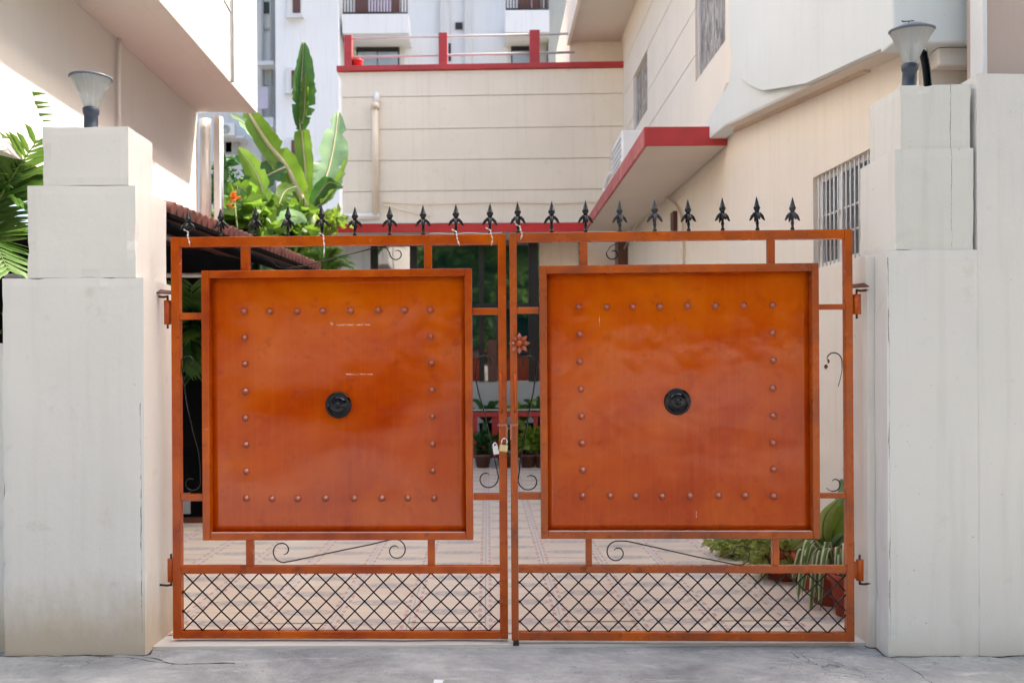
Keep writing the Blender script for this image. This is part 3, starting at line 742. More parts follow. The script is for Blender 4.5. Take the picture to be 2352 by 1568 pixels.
# hinges: knuckles on the leaves, pins in the pillars
def hinge(L, pxa, pxb, pya, pyb, gate_u, cap):
    ua, ub = L.U(pxa, pya), L.U(pxb, pya); va, vb = L.V(pyb, pxa), L.V(pya, pxa); uc = (ua + ub) / 2; rr = abs(ub - ua) / 2
    m = MB(); m.tube([(uc, 0, va), (uc, 0, vb)], rr, 14)
    x0, x1 = sorted((uc, gate_u)); m.box(x0 + .002, x1 + (-.0008), -.006, .006, va + .01, vb - .01)
    m.build('hinge_knuckle', 'orange', L.root, 0)
    return uc, va, vb
for (L, a) in ((LA, ((377, 393, 690, 745), (385, 401, 1282, 1335))), (LB, ((1958, 1977, 676, 722), (1966, 1983, 1284, 1332)))):
    for j, (p0, p1, q0, q1) in enumerate(a):
        gu = 0.0 if L is LA else L.len
        uc, va, vb = hinge(L, p0, p1, q0, q1, gu, True)
        wx = L.o.x + L.d.x * uc; wy = L.o.y + L.d.y * uc
        par, face = (pl, XL) if L is LA else (pr, 1.937)
        sg = -1 if L is LA else 1
        zz = vb + .022 if j == 0 else va - .016
        m = MB(); m.tube([(wx, wy, va - .022), (wx, wy, vb + .024)], .006, 8)
        m.tube([(wx - sg * .004, wy, zz), (wx + sg * .02, wy, zz - .004), (face + sg * .02, wy + .004, zz)], .006, 8)
        if j == 0: m.add([(wx - sg * .03, wy - .03, zz + .006), (face + sg * .001, wy - .03, zz + .012), (face + sg * .001, wy + .03, zz + .034), (wx - sg * .016, wy + .03, zz + .026),
                          (wx - sg * .03, wy - .03, zz + .012), (face + sg * .001, wy - .03, zz + .018), (face + sg * .001, wy + .03, zz + .040), (wx - sg * .016, wy + .03, zz + .032)],
                         [(0, 1, 2, 3), (4, 7, 6, 5), (0, 4, 5, 1), (2, 6, 7, 3), (1, 5, 6, 2), (0, 3, 7, 4)])
        m.build('hinge_pin', 'rust' if j == 0 else 'iron', par)
# tower bolt foot under the right leaf
uu = LB.U(1184, 1474)
MB().box(uu - .012, uu + .018, -.03, 0.0, -.008, .012).build('drop_bolt', 'iron', LB.root)

# padlocks
def padlock(px, py, d, wd, ht, tilt, body, label, shy):
    o = empty('padlock', label, 'padlock', W(px, py, d)); o.rotation_euler = (0, tilt, 0)
    MB().box(-wd / 2, wd / 2, -.009, .009, -ht / 2, ht / 2).build('lock_body', body, o, .004)
    s_ = [(-wd * .30, 0, ht * .45)] + [(wd * .32 * math.cos(R(a)), 0, ht * .5 + shy + wd * .30 * math.sin(R(a))) for a in range(180, -1, -20)] + [(wd * .30, 0, ht * .45)]
    MB().tube(s_, .0036, 8).build('shackle', 'steel', o)
padlock(1156.5, 1029, 4.478, .043, .036, R(8), 'brass', 'brass padlock with a steel shackle hanging on the gate hasp', .020)
padlock(1139, 1033, 4.490, .030, .046, R(-10), 'steel', 'small silver grey lock beside the brass padlock', .004)

# rag strings knotted round the spikes
for (px, py, n_, lab) in ((432, 540, 26, 'white rag string tied at the foot of the leftmost spike'),
                    (742, 548, 44, 'longest white rag string hanging below the fifth spike from the left'),
                    (1046, 540, 26, 'white rag string hanging straight at the ninth spike from the left'),
                    (1124, 536, 30, 'frayed white string at the left gate leaf spike nearest the middle'),
                    (1192, 528, 24, 'white string slanting at the foot of the right leaf first spike')):
    L = LA if px < 1165 else LB
    def wp(qx, qy, yo):
        u, v = L.g(qx, qy); return Vector((L.o.x + L.d.x * u - L.d.y * yo, L.o.y + L.d.y * u + L.d.x * yo, v))
    rn = random.Random(px)
    pts = bez([wp(px - 8, py - 12, -.012), wp(px + 2, py - 6, -.018), wp(px + 4, py + 4, -.030), wp(px + 6 + rn.uniform(-2, 2), py + n_ * .5, -.030), wp(px + 8 + rn.uniform(-8, 5), py + n_, -.029)], 6)
    m = MB(); m.tube(pts, [.003 + .0018 * math.sin(i * 1.3) for i in range(len(pts))], 6)
    tag(m.build('rag_string', 'string'), lab, 'string')
# twine lying on the top rail near the middle
pts = [LA.g(x_, 538 + 3 * math.sin(x_ * .02)) for x_ in range(985, 1165, 12)]
tw = MB(); tw.tube([(LA.o.x + LA.d.x * u, LA.o.y + LA.d.y * u - .01, ga['vt1'] + .006 + .003 * math.sin(i)) for i, (u, v) in enumerate(pts)], .0022, 6)
tag(tw.build('twine', 'string'), 'pale twine lying along the top rail near the middle of the gate', 'string')

# ================================================================== PILLAR LAMPS
def lamp(px, d, ztop, hgt, rad, label, dome, tilt=0):
    p = W(px, 250, d); o = empty('pillar_lamp', label, 'lamp', (p.x, d, ztop), group='lamps on the gate pillars'); o.rotation_euler = (R(tilt), 0, 0)
    h = hgt
    MB().lathe([(.044, 0), (.044, .012), (.036, .02), (.034, h * .33), (.040, h * .37), (.042, h * .44), (.036, h * .46)], 20).build('neck', 'lamp_blue', o)
    MB().lathe([(.034, h * .46), (.040, h * .52), (.052, h * .62), (.072, h * .74), (rad * .86, h * .86), (rad, h * .93), (rad * .97, h * .945)], 48, rib=-.02, smooth=False).build('glass_shade', 'lampglass', o)
    MB().lathe([(.010, h * .46), (.014, h * .50), (.014, h * .66), (.008, h * .72)], 12).build('bulb', 'white_plastic', o)
    MB().lathe([(rad * 1.0, h * .935), (rad * 1.05, h * .945), (rad * 1.04, h * .968), (rad * .9, h * .985), (rad * .5, h * (.98 + dome)), (.002, h * (1.0 + dome))], 32).build('cap', 'lamp_cap', o)
lamp(209, 4.55, zt, .312, .103, 'left pillar lamp with a flared ribbed glass shade and flat cap', .01)
lamp(2087, 4.46, zt2, .330, .105, 'right pillar lamp with a flared ribbed glass shade and domed cap', .06, 7)
p0, p1, p2 = W(2132, 212, 4.56), W(2128, 160, 4.56), W(2120, 116, 4.56)
bp = MB(); bp.tube(bez([p0, p1, p2], 6), .021, 12)
tag(bp.build('cable_pipe', 'black'), 'short black pipe leaning behind the right pillar lamp', 'pipe')
tw_ = MB(); q = W(2086, 52, 4.46)
for a, b_ in (((-.03, 0, .004), (.03, 0, .008)), ((0, 0, -.012), (.003, 0, .006)), ((-.012, 0, .004), (-.03, .01, .012))):
    tw_.tube([q + Vector(a), q + Vector(b_)], .0028, 5)
tag(tw_.build('twig', 'bark'), 'dry twig caught on top of the right pillar lamp', 'twig')

# ================================================================== BEIGE HOUSE (far wing across, right wing along the courtyard)
house = empty('beige_house', 'beige two storey house with red canopies round the courtyard', 'house')
DF = 14.35
def bands(parent, f, s0, s1, zs, holes, mname, th=.014):
    """grooved plaster: one object per band between grooves, with rectangular holes left open. f maps (s,t,z) -> world"""
    for a, b_ in zip(zs[:-1], zs[1:]):
        a2, b2 = a + .006, b_ - .006
        cuts = sorted({a2, b2} | {z for h in holes for z in (h[2], h[3]) if a2 < z < b2}); m = MB(f)
        for c0, c1 in zip(cuts[:-1], cuts[1:]):
            zc = (c0 + c1) / 2; x = s0
            hs = sorted([h for h in holes if h[2] < zc < h[3]])
            for h in hs:
                if h[0] > x: m.box(x, h[0], 0, th, c0, c1)
                x = max(x, h[1])
            if x < s1: m.box(x, s1, 0, th, c0, c1)
        if m.v: m.build('wall_band', mname, parent)
# --- far wing, upper floor
xl, xr = W(784, 330, DF).x, W(1432, 330, DF).x
fz = lambda py: W(1100, py, DF).z
yaw = -0.028
ff = lambda p: Vector((xl + p.x, DF + 0.08 + yaw * p.x + p.y, p.z))
zs = [fz(y_) for y_ in (512, 437, 366, 294, 219, 160)]
bands(house, ff, 0, xr - xl + .1, [zs[0] - .0] + zs[1:], [], 'beige')
MB(ff).box(0.003, xr - xl + .1, .021, .6, 0, zs[-1] + .0).build('backing_wall', 'groove', house)
MB(ff).box(-.0, xr - xl + .1, .0215, 4.0, zs[0], zs[-1] - .02).build('wing_body', 'beige', house)
# flared cap moulding and red coping
MB(ff).hexa([(0, 0, zs[-1] - .16), (0, .5, zs[-1] - .16), (0.001, .5, zs[-1] - .16), (0.001, 0, zs[-1] - .16)],
            [(-.07, -.0, zs[-1] + .0), (-.07, .5, zs[-1]), (0.001, .5, zs[-1]), (0.001, 0, zs[-1])]).build('flared_corner', 'beige', house)
MB(ff).box(-.08, xr - xl + .08, -.05, .35, zs[-1] + .001, zs[-1] + .09).build('red_coping', 'red', house, .008)
# terrace posts and rails behind the coping
tz = zs[-1] + .09
for pa, pb, ty in ((788, 806, 75), (1007, 1027, 72), (1217, 1240, 68)):
    u0 = W(pa, 110, DF).x - xl; u1 = W(pb, 110, DF).x - xl
    MB(ff).box(u0, u1, .02, .02 + (u1 - u0), tz + .0005, W(pa, ty, DF).z).build('terrace_post', 'red', house, .006)
for yy in (79, 122):
    z_ = W(1100, yy, DF).z
    MB(ff).tube([(.12, .08, z_), (W(1320, 100, DF).x - xl, .08, z_ + .02)], .021, 8).build('terrace_rail', 'win_frame', house)
up0, up1 = W(818, 145, DF - .1), W(828, 136, DF - .1)
flp = empty('flower_pot', 'small red pot standing on the terrace coping by the first post', 'pot', (W(817, 145, DF).x, DF + .18, tz + .001))
MB().lathe([(.07, 0), (.085, .10), (.1, .11), (.1, .14), (.085, .14)], 14).build('pot', 'redb', flp)
MB().tube([(0, 0, .13), (-.02, 0, .22), (-.05, 0, .3)], .008, 5).tube([(0, 0, .13), (.03, 0, .24)], .006, 5).build('stem', 'stem', flp)
# drain pipe down the far wing
px_ = W(862, 330, DF).x - xl
dp = MB(ff); dp.tube([(px_, -.06, fz(240)), (px_, -.06, fz(493))], .055, 14); dp.tube([(px_, -.06, fz(250)), (px_, -.06, fz(236))], .07, 14)
dp.build('drain_pipe', 'pvc_beige', house)
MB(ff).tube([(px_ + .02, -.055, fz(240)), (px_ + .02, -.02, fz(215)), (px_ + .02, .02, fz(212))], .05, 12).build('pipe_outlet', 'pvc', house)
MB(ff).tube([(px_ + .06, -.055, fz(494)), (-.28, -.09, fz(497))], .05, 14).build('drain_pipe', 'pvc', house, label='white horizontal drain pipe lying on the canopy')
cb = MB(ff); cb.tube(bez([(px_ + .1, -.03, fz(462)), (px_ + .8, -.03, fz(468)), (px_ + 2, -.03, fz(466)), (px_ + 3, -.03, fz(470)), (xr - xl - .5, -.03, fz(468)), (xr - xl - .1, -.03, fz(480))], 8), .010, 6)
cb.tube(bez([(px_ + .1, -.04, fz(468)), (px_ + .5, -.04, fz(484)), (px_ + .9, -.04, fz(497))], 8), .012, 6)
cb.build('wall_cable', 'groove', house)

# --- right wing: plan polyline A (far) -> B -> C (near)
XA = Vector((W(1432, 500, DF).x, DF)); XB = Vector((W(1668, 450, 8.25).x, 8.25)); XC = Vector((W(2112, 450, 5.02).x, 5.02))
ZT = 8.4
def seg(a, b_):
    d = (b_ - a).normalized(); n_ = Vector((d.y, -d.x)); n_ = n_ if n_.x > 0 else -n_       # n_ points into the house (+x)
    return (lambda p: Vector((a.x + d.x * p.x + n_.x * p.y, a.y + d.y * p.x + n_.y * p.y, p.z))), (b_ - a).length, d, n_
fAB, lAB, dAB, nAB = seg(XA, XB)
fBC, lBC, dBC, nBC = seg(XB, XC)
def on_plane(px, py, a, d, off=0.0, n_=Vector((1, 0))):
    """(s, z) where the sight line meets the vertical plane through a along d, offset by off"""
    p = W(px, py, 1.0); rx, rz = p.x, p.z - EYE; o_ = a + n_ * off
    t = (o_.x * d.y - o_.y * d.x) / (rx * d.y - d.x)
    return (rx * t - o_.x) * d.x + (t - o_.y) * d.y, EYE + rz * t
# window 1 and 2 on the upper floor
w1 = [on_plane(1455, 200, XA, dAB)[0], on_plane(1487, 200, XA, dAB)[0], on_plane(1460, 296, XA, dAB)[1], on_plane(1460, 168, XA, dAB)[1]]
w2 = [on_plane(1597, 100, XA, dAB)[0], on_plane(1668, 100, XA, dAB)[0], on_plane(1597, 190, XA, dAB)[1], 6.6]
gz = [3.60] + [on_plane(1500, y_, XA, dAB)[1] for y_ in (276, 190, 87)]
stepz = gz[2] - gz[1]
while gz[-1] < ZT - .3: gz.append(gz[-1] + stepz)
gz.append(ZT)
bands(house, fAB, 0, lAB, gz, [w1, w2], 'beige2')
def wall_open(parent, f, s0, s1, z0, z1, holes, t0, t1, mname, name='wall'):
    m = MB(f); cz = sorted({z0, z1} | {z for h in holes for z in h[2:4] if z0 < z < z1})
    for c0, c1 in zip(cz[:-1], cz[1:]):
        zc = (c0 + c1) / 2; x = s0
        for h in sorted([h for h in holes if h[2] < zc < h[3]]):
            if h[0] > x: m.box(x, h[0], t0, t1, c0, c1)
            x = max(x, h[1])
        if x < s1: m.box(x, s1, t0, t1, c0, c1)
    return m.build(name, mname, parent)
wall_open(house, fAB, 0, lAB, 3.45, ZT, [w1, w2], .021, .26, 'beige2')
for h in (w1, w2):
    wf = MB(fAB).box(h[0] + .001, h[0] + .05, .035, .055, h[2], h[3]).build('window', 'win_frame', house)
    MB(fAB).box(h[1] - .05, h[1] - .001, .035, .055, h[2], h[3]).build('frame_post', 'win_frame', wf)
    MB(fAB).box(h[0] + .001, h[1] - .001, .056, .062, h[2], h[3]).build('pane', 'pebble', wf)
# lower walls of the right wing
wall_open(house, fAB, 0, lAB + .0, -.05, 3.45, [], .0, .25, 'beige')
wl = on_plane(1866, 500, XB, dBC); 
hw = [on_plane(1868, 500, XB, dBC)[0], on_plane(1868, 500, XB, dBC)[0] + 1.15, on_plane(1900, 610, XB, dBC)[1], on_plane(1900, 392, XB, dBC)[1]]
wall_open(house, fBC, .001, lBC + .001, -.05, ZT, [hw], .0, .25, 'beige2')
# window with vertical bars
wf = MB(fBC).box(hw[0] + .001, hw[0] + .04, .05, .08, hw[2], hw[3]).box(hw[1] - .04, hw[1] - .001, .05, .08, hw[2], hw[3]) \
    .box(hw[0] + .04, hw[1] - .04, .05, .08, hw[3] - .04, hw[3] - .001).box(hw[0] + .04, hw[1] - .04, .05, .08, hw[2] + .001, hw[2] + .04) \
    .box(hw[0] + .30, hw[0] + .34, .05, .08, hw[2] + .04, hw[3] - .04).build('window', 'white_plastic', house)
MB(fBC).box(hw[0] + .04, hw[1] - .04, .07, .075, hw[2] + .04, hw[3] - .04).build('pane', 'dark_pane', wf)
n_b = 19
for k in range(n_b):
    s_ = hw[0] + .05 + (hw[1] - hw[0] - .08) * k / (n_b - 1)
    MB(fBC).tube([(s_, .02, hw[2]), (s_, .02, hw[3])], .006, 6).build('window_bar', 'pvc', wf)
for z_ in (.30, .55):
    MB(fBC).tube([(hw[0], .03, hw[2] + (hw[3] - hw[2]) * z_), (hw[1], .03, hw[2] + (hw[3] - hw[2]) * z_)], .007, 6).build('window_bar', 'pvc', wf)
# near end facade of the wing, facing the street
MB().box(XC.x + .02, 4.2, XC.y - .02, XC.y + .25, -.05, W(2180, 108, 5.0).z).build('end_wall', 'beige2', house)
MB().box(XC.x + .02, 4.2, XC.y + .26, DF + 1.5, ZT - .2, ZT - .02).build('roof_slab', 'soffit', house)
MB().box(4.0, 4.2, XC.y + .26, DF + 1.5, -.05, ZT - .22).build('rear_wall', 'beige2', house)
# white rounded upper volume: built as plates standing proud of the wall, with a rounded lower corner
def plate(name, pix, off, th, mname):
    pts = [on_plane(px, py, XB, dBC, -off, nBC) for px, py in pix]
    m = MB(fBC); m.prism([(s_, -off, z_) for s_, z_ in pts], (0, th, 0)); return m.build(name, mname, house, .012)
zc_top = 8.3
s_at = lambda px, off: on_plane(px, 200, XB, dBC, -off, nBC)[0]
def plate2(name, pts, off, th, mname):
    MB(fBC).prism([(s_, -off, z_) for s_, z_ in pts][::-1], (0, th, 0)).build(name, mname, house, .015)
OC = XC - nBC * .22; sN = lBC + .15
low = [on_plane(p_[0], p_[1], XB, dBC, -.17, nBC) for p_ in ((2062, 101), (1950, 152), (1850, 200), (1760, 243), (1665, 289))]
z_end = low[0][1] + (low[0][1] - low[1][1]) / (low[0][0] - low[1][0]) * (sN - low[0][0])
up_ = [on_plane(p_[0], p_[1], XB, dBC, -.22, nBC) for p_ in ((1752, 209), (1722, 197), (1698, 178), (1684, 150), (1677, 110), (1673, 60))]
sL = on_plane(1571, 286, XB, dBC, -.17, nBC)[0]
tl = on_plane(1690, 170, XB, dBC, -.17, nBC)
plate2('balcony_wall', [(sN, z_end)] + low + [(sL, low[-1][1] + .0), (tl[0] - .2, tl[1] - .02), (tl[0], tl[1] + .35), (sN, tl[1] + .35)], .17, .165, 'white_wall')
lowu = [on_plane(p_[0], p_[1], XB, dBC, -.22, nBC) for p_ in ((2062, 97), (1950, 148), (1850, 194))]
plate2('balcony_wall', [(sN, z_end + .004)] + [(a, b_ + .004) for a, b_ in lowu] + up_ + [(up_[-1][0], zc_top), (sN, zc_top)], .22, .048, 'white_wall')
lo2 = [(sN, z_end)] + low
us_ = MB(fBC)
for (s_a, z_a), (s_b, z_b) in zip(lo2[:-1], lo2[1:]):
    us_.hexa([(s_a, .002, z_a - .008), (s_a, -.168, z_a - .008), (s_b, -.168, z_b - .008), (s_b, .002, z_b - .008)], [(s_a, .002, z_a - .001), (s_a, -.168, z_a - .001), (s_b, -.168, z_b - .001), (s_b, .002, z_b - .001)])
us_.build('sloping_soffit', 'soffit', house)
# sloping moulding under it, stained brown
md = [on_plane(p_[0], p_[1], XB, dBC, 0, nBC) for p_ in ((2000, 166), (1900, 211), (1800, 255), (1700, 299), (1668, 312))]
mo = MB(fBC)
for (s_a, z_a), (s_b, z_b) in zip(md[:-1], md[1:]):
    mo.hexa([(s_a, 0.002, z_a), (s_a, -.045, z_a), (s_b, -.045, z_b), (s_b, 0.002, z_b)], [(s_a, 0.002, z_a + .5), (s_a, -.12, z_a + .12), (s_b, -.12, z_b + .12), (s_b, 0.002, z_b + .5)])
mo.build('sloping_moulding', plaster('stained_moulding', (0.62, 0.48, 0.34), dirt=(0.3, 0.2, 0.12), dirt_amt=0.6, streak=.3), house)
MB().box(OC.x - .012, 4.2, XC.y - .18, XC.y - .021, W(2180, 100, 4.85).z, zc_top).build('balcony_wall', 'white_wall', house, .012)
MB().box(XC.x + .05, 4.2, XC.y - .12, XC.y - .021, W(2180, 150, 4.9).z, W(2180, 100, 4.85).z - .002).build('lintel', 'cream_side', house, .012)
# box overhang high on the right wing
ohx0 = W(1311, 88, DF + .1).x; ohz = W(1311, 88, DF + .1).z
MB().box(ohx0, XA.x + .0, 9.5, DF + .25, ohz, ohz + .9).build('overhang', 'soffit', house)
MB().box(ohx0 - .05, ohx0 - .001, 9.5, DF + .3, ohz - .05, ohz + .9).build('overhang_fascia', 'beige2', house)
MB().box(ohx0 + .0, XA.x + .6, DF + .30, DF + 3.2, zs[-1] - .6, ohz + .9).build('upper_room', 'beige', house)

# --- canopies
can = MB(); q1, q2 = W(1478, 333, 8.2), W(1340, 535, 13.6)
zn0, zn1 = W(1570, 333, 8.2).z, W(1570, 291, 8.2).z
cx0 = W(1480, 311, 8.2).x; cxf = W(1342, 520, 13.6).x
zf0, zf1 = W(1335, 531, 13.6).z, W(1335, 511, 13.6).z
def cslab(x_near, x_far, xr_near, xr_far, y_near, y_far, a0, a1, b0, b1):
    return MB().hexa([(x_near, y_near, a0), (xr_near, y_near, a0), (xr_far, y_far, b0), (x_far, y_far, b0)], [(x_near, y_near, a1), (xr_near, y_near, a1), (xr_far, y_far, b1), (x_far, y_far, b1)])
cp = cslab(cx0 + .03, cxf + .03, XB.x - .002, XA.x - .004, 8.23, 13.63, zn0, zn1 - .005, zf0, zf1 - .005).build('canopy', 'soffit', house)
MB().box(cx0, XB.x - .004, 8.2, 8.229, zn0 - .005, zn1).build('red_fascia', 'red', cp, .004)
cslab(cx0, cxf, cx0 + .029, cxf + .029, 8.2295, 13.6, zn0 - .005, zn1, zf0 - .005, zf1).build('red_fascia', paint('faded_red_fascia', (0.52, 0.12, 0.11), .25, .6), cp, .004)
xcl = W(681, 521, 13.6).x
cf = MB().box(xcl, cxf + .028, 13.63, DF + .1, zf0 + .01, zf1 - .01).build('canopy', 'soffit', house)
MB().box(xcl, cxf - .001, 13.6, 13.629, zf0, zf1).build('red_fascia', 'redb', cf, .004)
MB().box(xcl - .002, cxf - .05, 13.59, 13.66, zf1 + .001, zf1 + .025).build('canopy_edge', 'pvc', cf)

# --- ground floor of the far wing: column, sill wall, big dark windows
DG = DF - .02
zf_ = lambda py: W(1150, py, DG).z
MB().box(W(700, 600, DG + .5).x, W(790, 600, DG).x, DG + .5, DG + .7, -.05, 3.7).build('rear_wall', 'pink', house)
MB().box(W(786, 600, DG).x, W(852, 600, DG).x, DG - .1, DG + .2, -.05, zf0).build('column', 'flat_pale', house)
MB().box(W(852, 600, DG).x + .001, W(1440, 600, DG).x, DG, DG + .2, -.05, zf_(876)).build('sill_wall', 'flat_grey', house)
wx = [852, 868, 942, 958, 1100, 1112, 1214, 1236, 1330, 1342, 1434, 1447]
wroot = MB()
for i in range(0, 12, 2):
    wroot.box(W(wx[i], 700, DG).x, W(wx[i + 1], 700, DG).x, DG - .02, DG + .06, zf_(876) + .001, zf0 - .01)
wfr = wroot.build('window', 'frame_dark', house)
for i in range(1, 10, 2):
    x0_, x1_ = W(wx[i], 700, DG).x, W(wx[i + 1], 700, DG).x
    MB().box(x0_, x1_, DG + .03, DG + .036, zf_(874), zf0 - .01).build('pane', 'glass', wfr)
    MB().box(x0_ + .001, x1_ - .001, DG - .015, DG + .05, zf_(709), zf_(697)).build('transom', 'frame_dark', wfr)
MB().box(W(1120, 800, DG).x, W(1140, 800, DG).x, DG - .012, DG + .02, zf_(876), zf_(780)).build('shutter', 'frame_brown', wfr)
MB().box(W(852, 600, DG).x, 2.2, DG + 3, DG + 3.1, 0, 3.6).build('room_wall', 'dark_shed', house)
MB().box(XA.x - .16, XA.x - .001, DG - .42, DG - .1, -.05, zf_(540)).build('door_frame', 'frame_brown', house)
dfp = W(1544, 500, 9.9)
MB(fAB).box(on_plane(1552, 500, XA, dAB)[0] - .06, on_plane(1552, 500, XA, dAB)[0] + .10, -.05, -.001, W(1550, 528, 10).z, W(1550, 472, 10).z).build('meter_board', 'frame_brown', house)
# conduit curving under the canopy
cd = [on_plane(px, py, XA, dAB, -.03, nAB) for px, py in ((1500, 452), (1525, 453), (1545, 465), (1560, 488), (1567, 515), (1568, 560), (1569, 700))]
MB(fAB).tube(bez([(s_, -.03, z_) for s_, z_ in cd], 6), .016, 8).build('conduit', 'pvc_beige', house)
hs = [W(x_, y_, 12.2 - (x_ - 1392) * .02) for x_, y_ in ((1407, 395), (1396, 410), (1389, 432), (1393, 447), (1402, 453))]
MB().tube(bez(hs, 6), .030, 8).build('drain_hose', 'pvc', house)
MB(fAB).tube([(on_plane(1400, 453, XA, dAB, -.05, nAB)[0] if False else .4, -.06, 3.4), (on_plane(1500, 452, XA, dAB)[0], -.04, on_plane(1500, 452, XA, dAB)[1])], .014, 8).build('conduit', 'pvc_beige', house)

# air conditioner on the canopy
ap = W(1440, 335, 10.6)
ac = empty('air_conditioner', 'white outdoor air conditioner unit on the red edged canopy', 'air conditioner', (1.72, 10.35, 3.68))
MB().box(-.17, .20, -.42, .42, 0.02, .50).build('casing', 'white_plastic', ac, .02)
for k in range(6):
    MB().box(-.178, -.1705, -.36, .36, .08 + k * .065, .105 + k * .065).build('louvre', 'win_frame', ac)
for yy in (-.40, .34):
    MB().box(-.16, .19, yy, yy + .06, -.06, .019).build('foot_rail', 'iron', ac)

# veranda railing in front of the far windows, with plants
vr = empty('veranda_railing', 'low red railing in front of the far dark windows', 'railing', (0, 0, 0))
zr = lambda py: W(1150, py, 13.6).z
xa_, xb_ = W(1060, 950, 13.6).x, W(1262, 950, 13.6).x
MB().box(xa_, xb_, 13.62, 13.74, zr(957), zr(946)).build('top_rail', 'red', vr, .004)
MB().box(xa_, xb_, 13.62, 13.74, zr(957) + .102, zr(957) + .112).build('rail_capping', 'pvc', vr)
for pa, pb in ((1066, 1074), (1085, 1096), (1130, 1150), (1187, 1192), (1226, 1236)):
    MB().box(W(pa, 1000, 13.6).x, W(pb, 1000, 13.6).x, 13.64, 13.72, .101, zr(957) - .001).build('baluster', 'red', vr, .003)
MB().box(xa_, xb_, 13.64, 13.72, zr(1032), zr(1026)).build('bottom_rail', 'red', vr)

# ================================================================== NEIGHBOUR WALL, FAR RIGHT
nb = empty('neighbour_building', 'pinkish plaster building rising behind the far right wall', 'building')
MB().box(W(2264, 100, 4.62).x, 5.5, 4.62, 4.80, 0, 8).build('wall', 'pink', nb)
MB().box(W(2252, 100, 4.6).x, W(2263, 100, 4.6).x, 4.58, 4.70, 1.5, 8).build('corner_strip', 'white_plastic', nb, .004)

# ================================================================== LEFT HOUSE
lh = empty('white_house', 'white house with a deep overhanging balcony behind the left pillar', 'house')
XWL = -2.85; ZS = W(588, 258, 8.6).z; XO = W(588, 258, 8.6).x
MB().box(XWL - .25, XWL, 4.9, 8.6, 2.72, ZS - .002).build('wall', 'house_white', lh)
MB().box(-7.2, XWL - .251, 5.2, 8.6, ZS - .25, ZS - .003).build('floor_slab', 'soffit', lh)
MB().box(-7.2, XO - .001, 2.0, 8.6, ZS, ZS + .13).build('overhang_slab', 'house_white', lh)
MB().box(XO - .12, XO + .012, 2.0, 8.612, ZS - .01, ZS + 4.2).build('balcony_fascia', 'house_white', lh, .01)
MB().box(-7.2, XO - .121, 8.48, 8.6, ZS + .131, ZS + 4.2).build('end_wall', 'house_white', lh)
# fascia joint line, thin pipes at the far corner
fj = W(540, 200, 7.6)
MB().tube([(XO + .022, 7.72, ZS), (XO + .022, 7.72, ZS + 4.2)], .018, 8).build('conduit', 'win_frame', lh)
MB().tube([(XO + .012, 4.0, ZS + 1.0), (XO + .012, 7.7, ZS + .62)], .012, 8).build('cable', 'win_frame', lh)
MB().tube([(XWL + .03, 6.72, 2.72), (XWL + .03, 6.70, ZS - .25), (XWL + .03, 6.72, ZS)], .014, 8).build('cable', 'pvc', lh)
xq = XWL + .06
MB().tube([(xq, 8.66, 2.9), (xq, 8.66, ZS - .05)], .055, 12).build('drain_pipe', 'pvc', lh)
MB().tube([(xq + .13, 8.7, 2.9), (xq + .13, 8.7, ZS - .02)], .035, 12).build('drain_pipe', 'win_frame', lh)
MB().box(XWL + .15, XWL + .21, 8.64, 8.70, 2.9, ZS - .02).build('corner_post', 'pvc', lh)

# ================================================================== CLAY-TILED SHED
shed = empty('tiled_shed', 'dark open shed with a sloping clay tile roof behind the left gate leaf', 'shed')
E1, E2 = W(392, 484, 6.1), W(738, 619, 9.4)
H1, H2 = Vector((-3.9, 6.1, E1.z + .42)), Vector((-3.9, 9.4, E1.z + .40))
nE = 34
tl_me = None
for k in range(nE):
    f = (k + .5) / nE; a = E1.lerp(E2, f); b_ = H1.lerp(H2, f)
    dirv = (b_ - a).normalized(); m = MB()
    for j in range(4):
        p = a.lerp(b_, j / 4) + Vector((0, 0, .012)); q = a.lerp(b_, (j + 1.12) / 4) - Vector((0, 0, .004))
        m.tube([p, q], [.058, .050], 8)
    m.build('roof_tile', 'rooftile', shed)
MB().hexa([E1 + Vector((.0, -.02, -.05)), E2 + Vector((.0, .02, -.05)), H2 - Vector((0, 0, .05)), H1 - Vector((0, 0, .05))],
          [E1 + Vector((0, -.02, -.02)), E2 + Vector((0, .02, -.02)), H2 - Vector((0, 0, .02)), H1 - Vector((0, 0, .02))]).build('roof_deck', 'dark_shed', shed)
MB().tube([E1 + Vector((-.04, 0, -.11)), E2 + Vector((-.04, 0, -.11))], .045, 8).build('eave_beam', 'dark_shed', shed)
MB().tube([E1 + Vector((-.06, .02, -.10)), H1 + Vector((-.9, .02, .10))], .05, 8).build('front_beam', 'dark_shed', shed)
MB().box(-4.9, E1.x - .2, 6.0, 6.06, H1.z - .1, H1.z - .04).build('ridge_edge', 'rooftile', shed)
MB().box(-6.5, W(575, 900, 9.8).x, 9.75, 9.9, 0, 3.05).build('back_wall', 'dark_shed', shed)  # near-black walls carry the shade of the unlit shed interior
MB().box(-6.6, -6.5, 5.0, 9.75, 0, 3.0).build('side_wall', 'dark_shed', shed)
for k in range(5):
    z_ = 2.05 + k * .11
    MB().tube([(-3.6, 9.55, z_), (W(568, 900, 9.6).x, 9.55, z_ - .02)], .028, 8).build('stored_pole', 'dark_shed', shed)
MB().tube([(-4.2, 7.6, W(430, 632, 7.6).z), (W(470, 632, 7.6).x + .35, 7.6, W(430, 632, 7.6).z)], .020, 8).build('cross_bar', 'pvc', shed)
MB().tube([E2 + Vector((-.12, -.1, -.12)), Vector((E2.x - .12, E2.y - .1, 0))], .04, 8).build('post', 'dark_shed', shed)

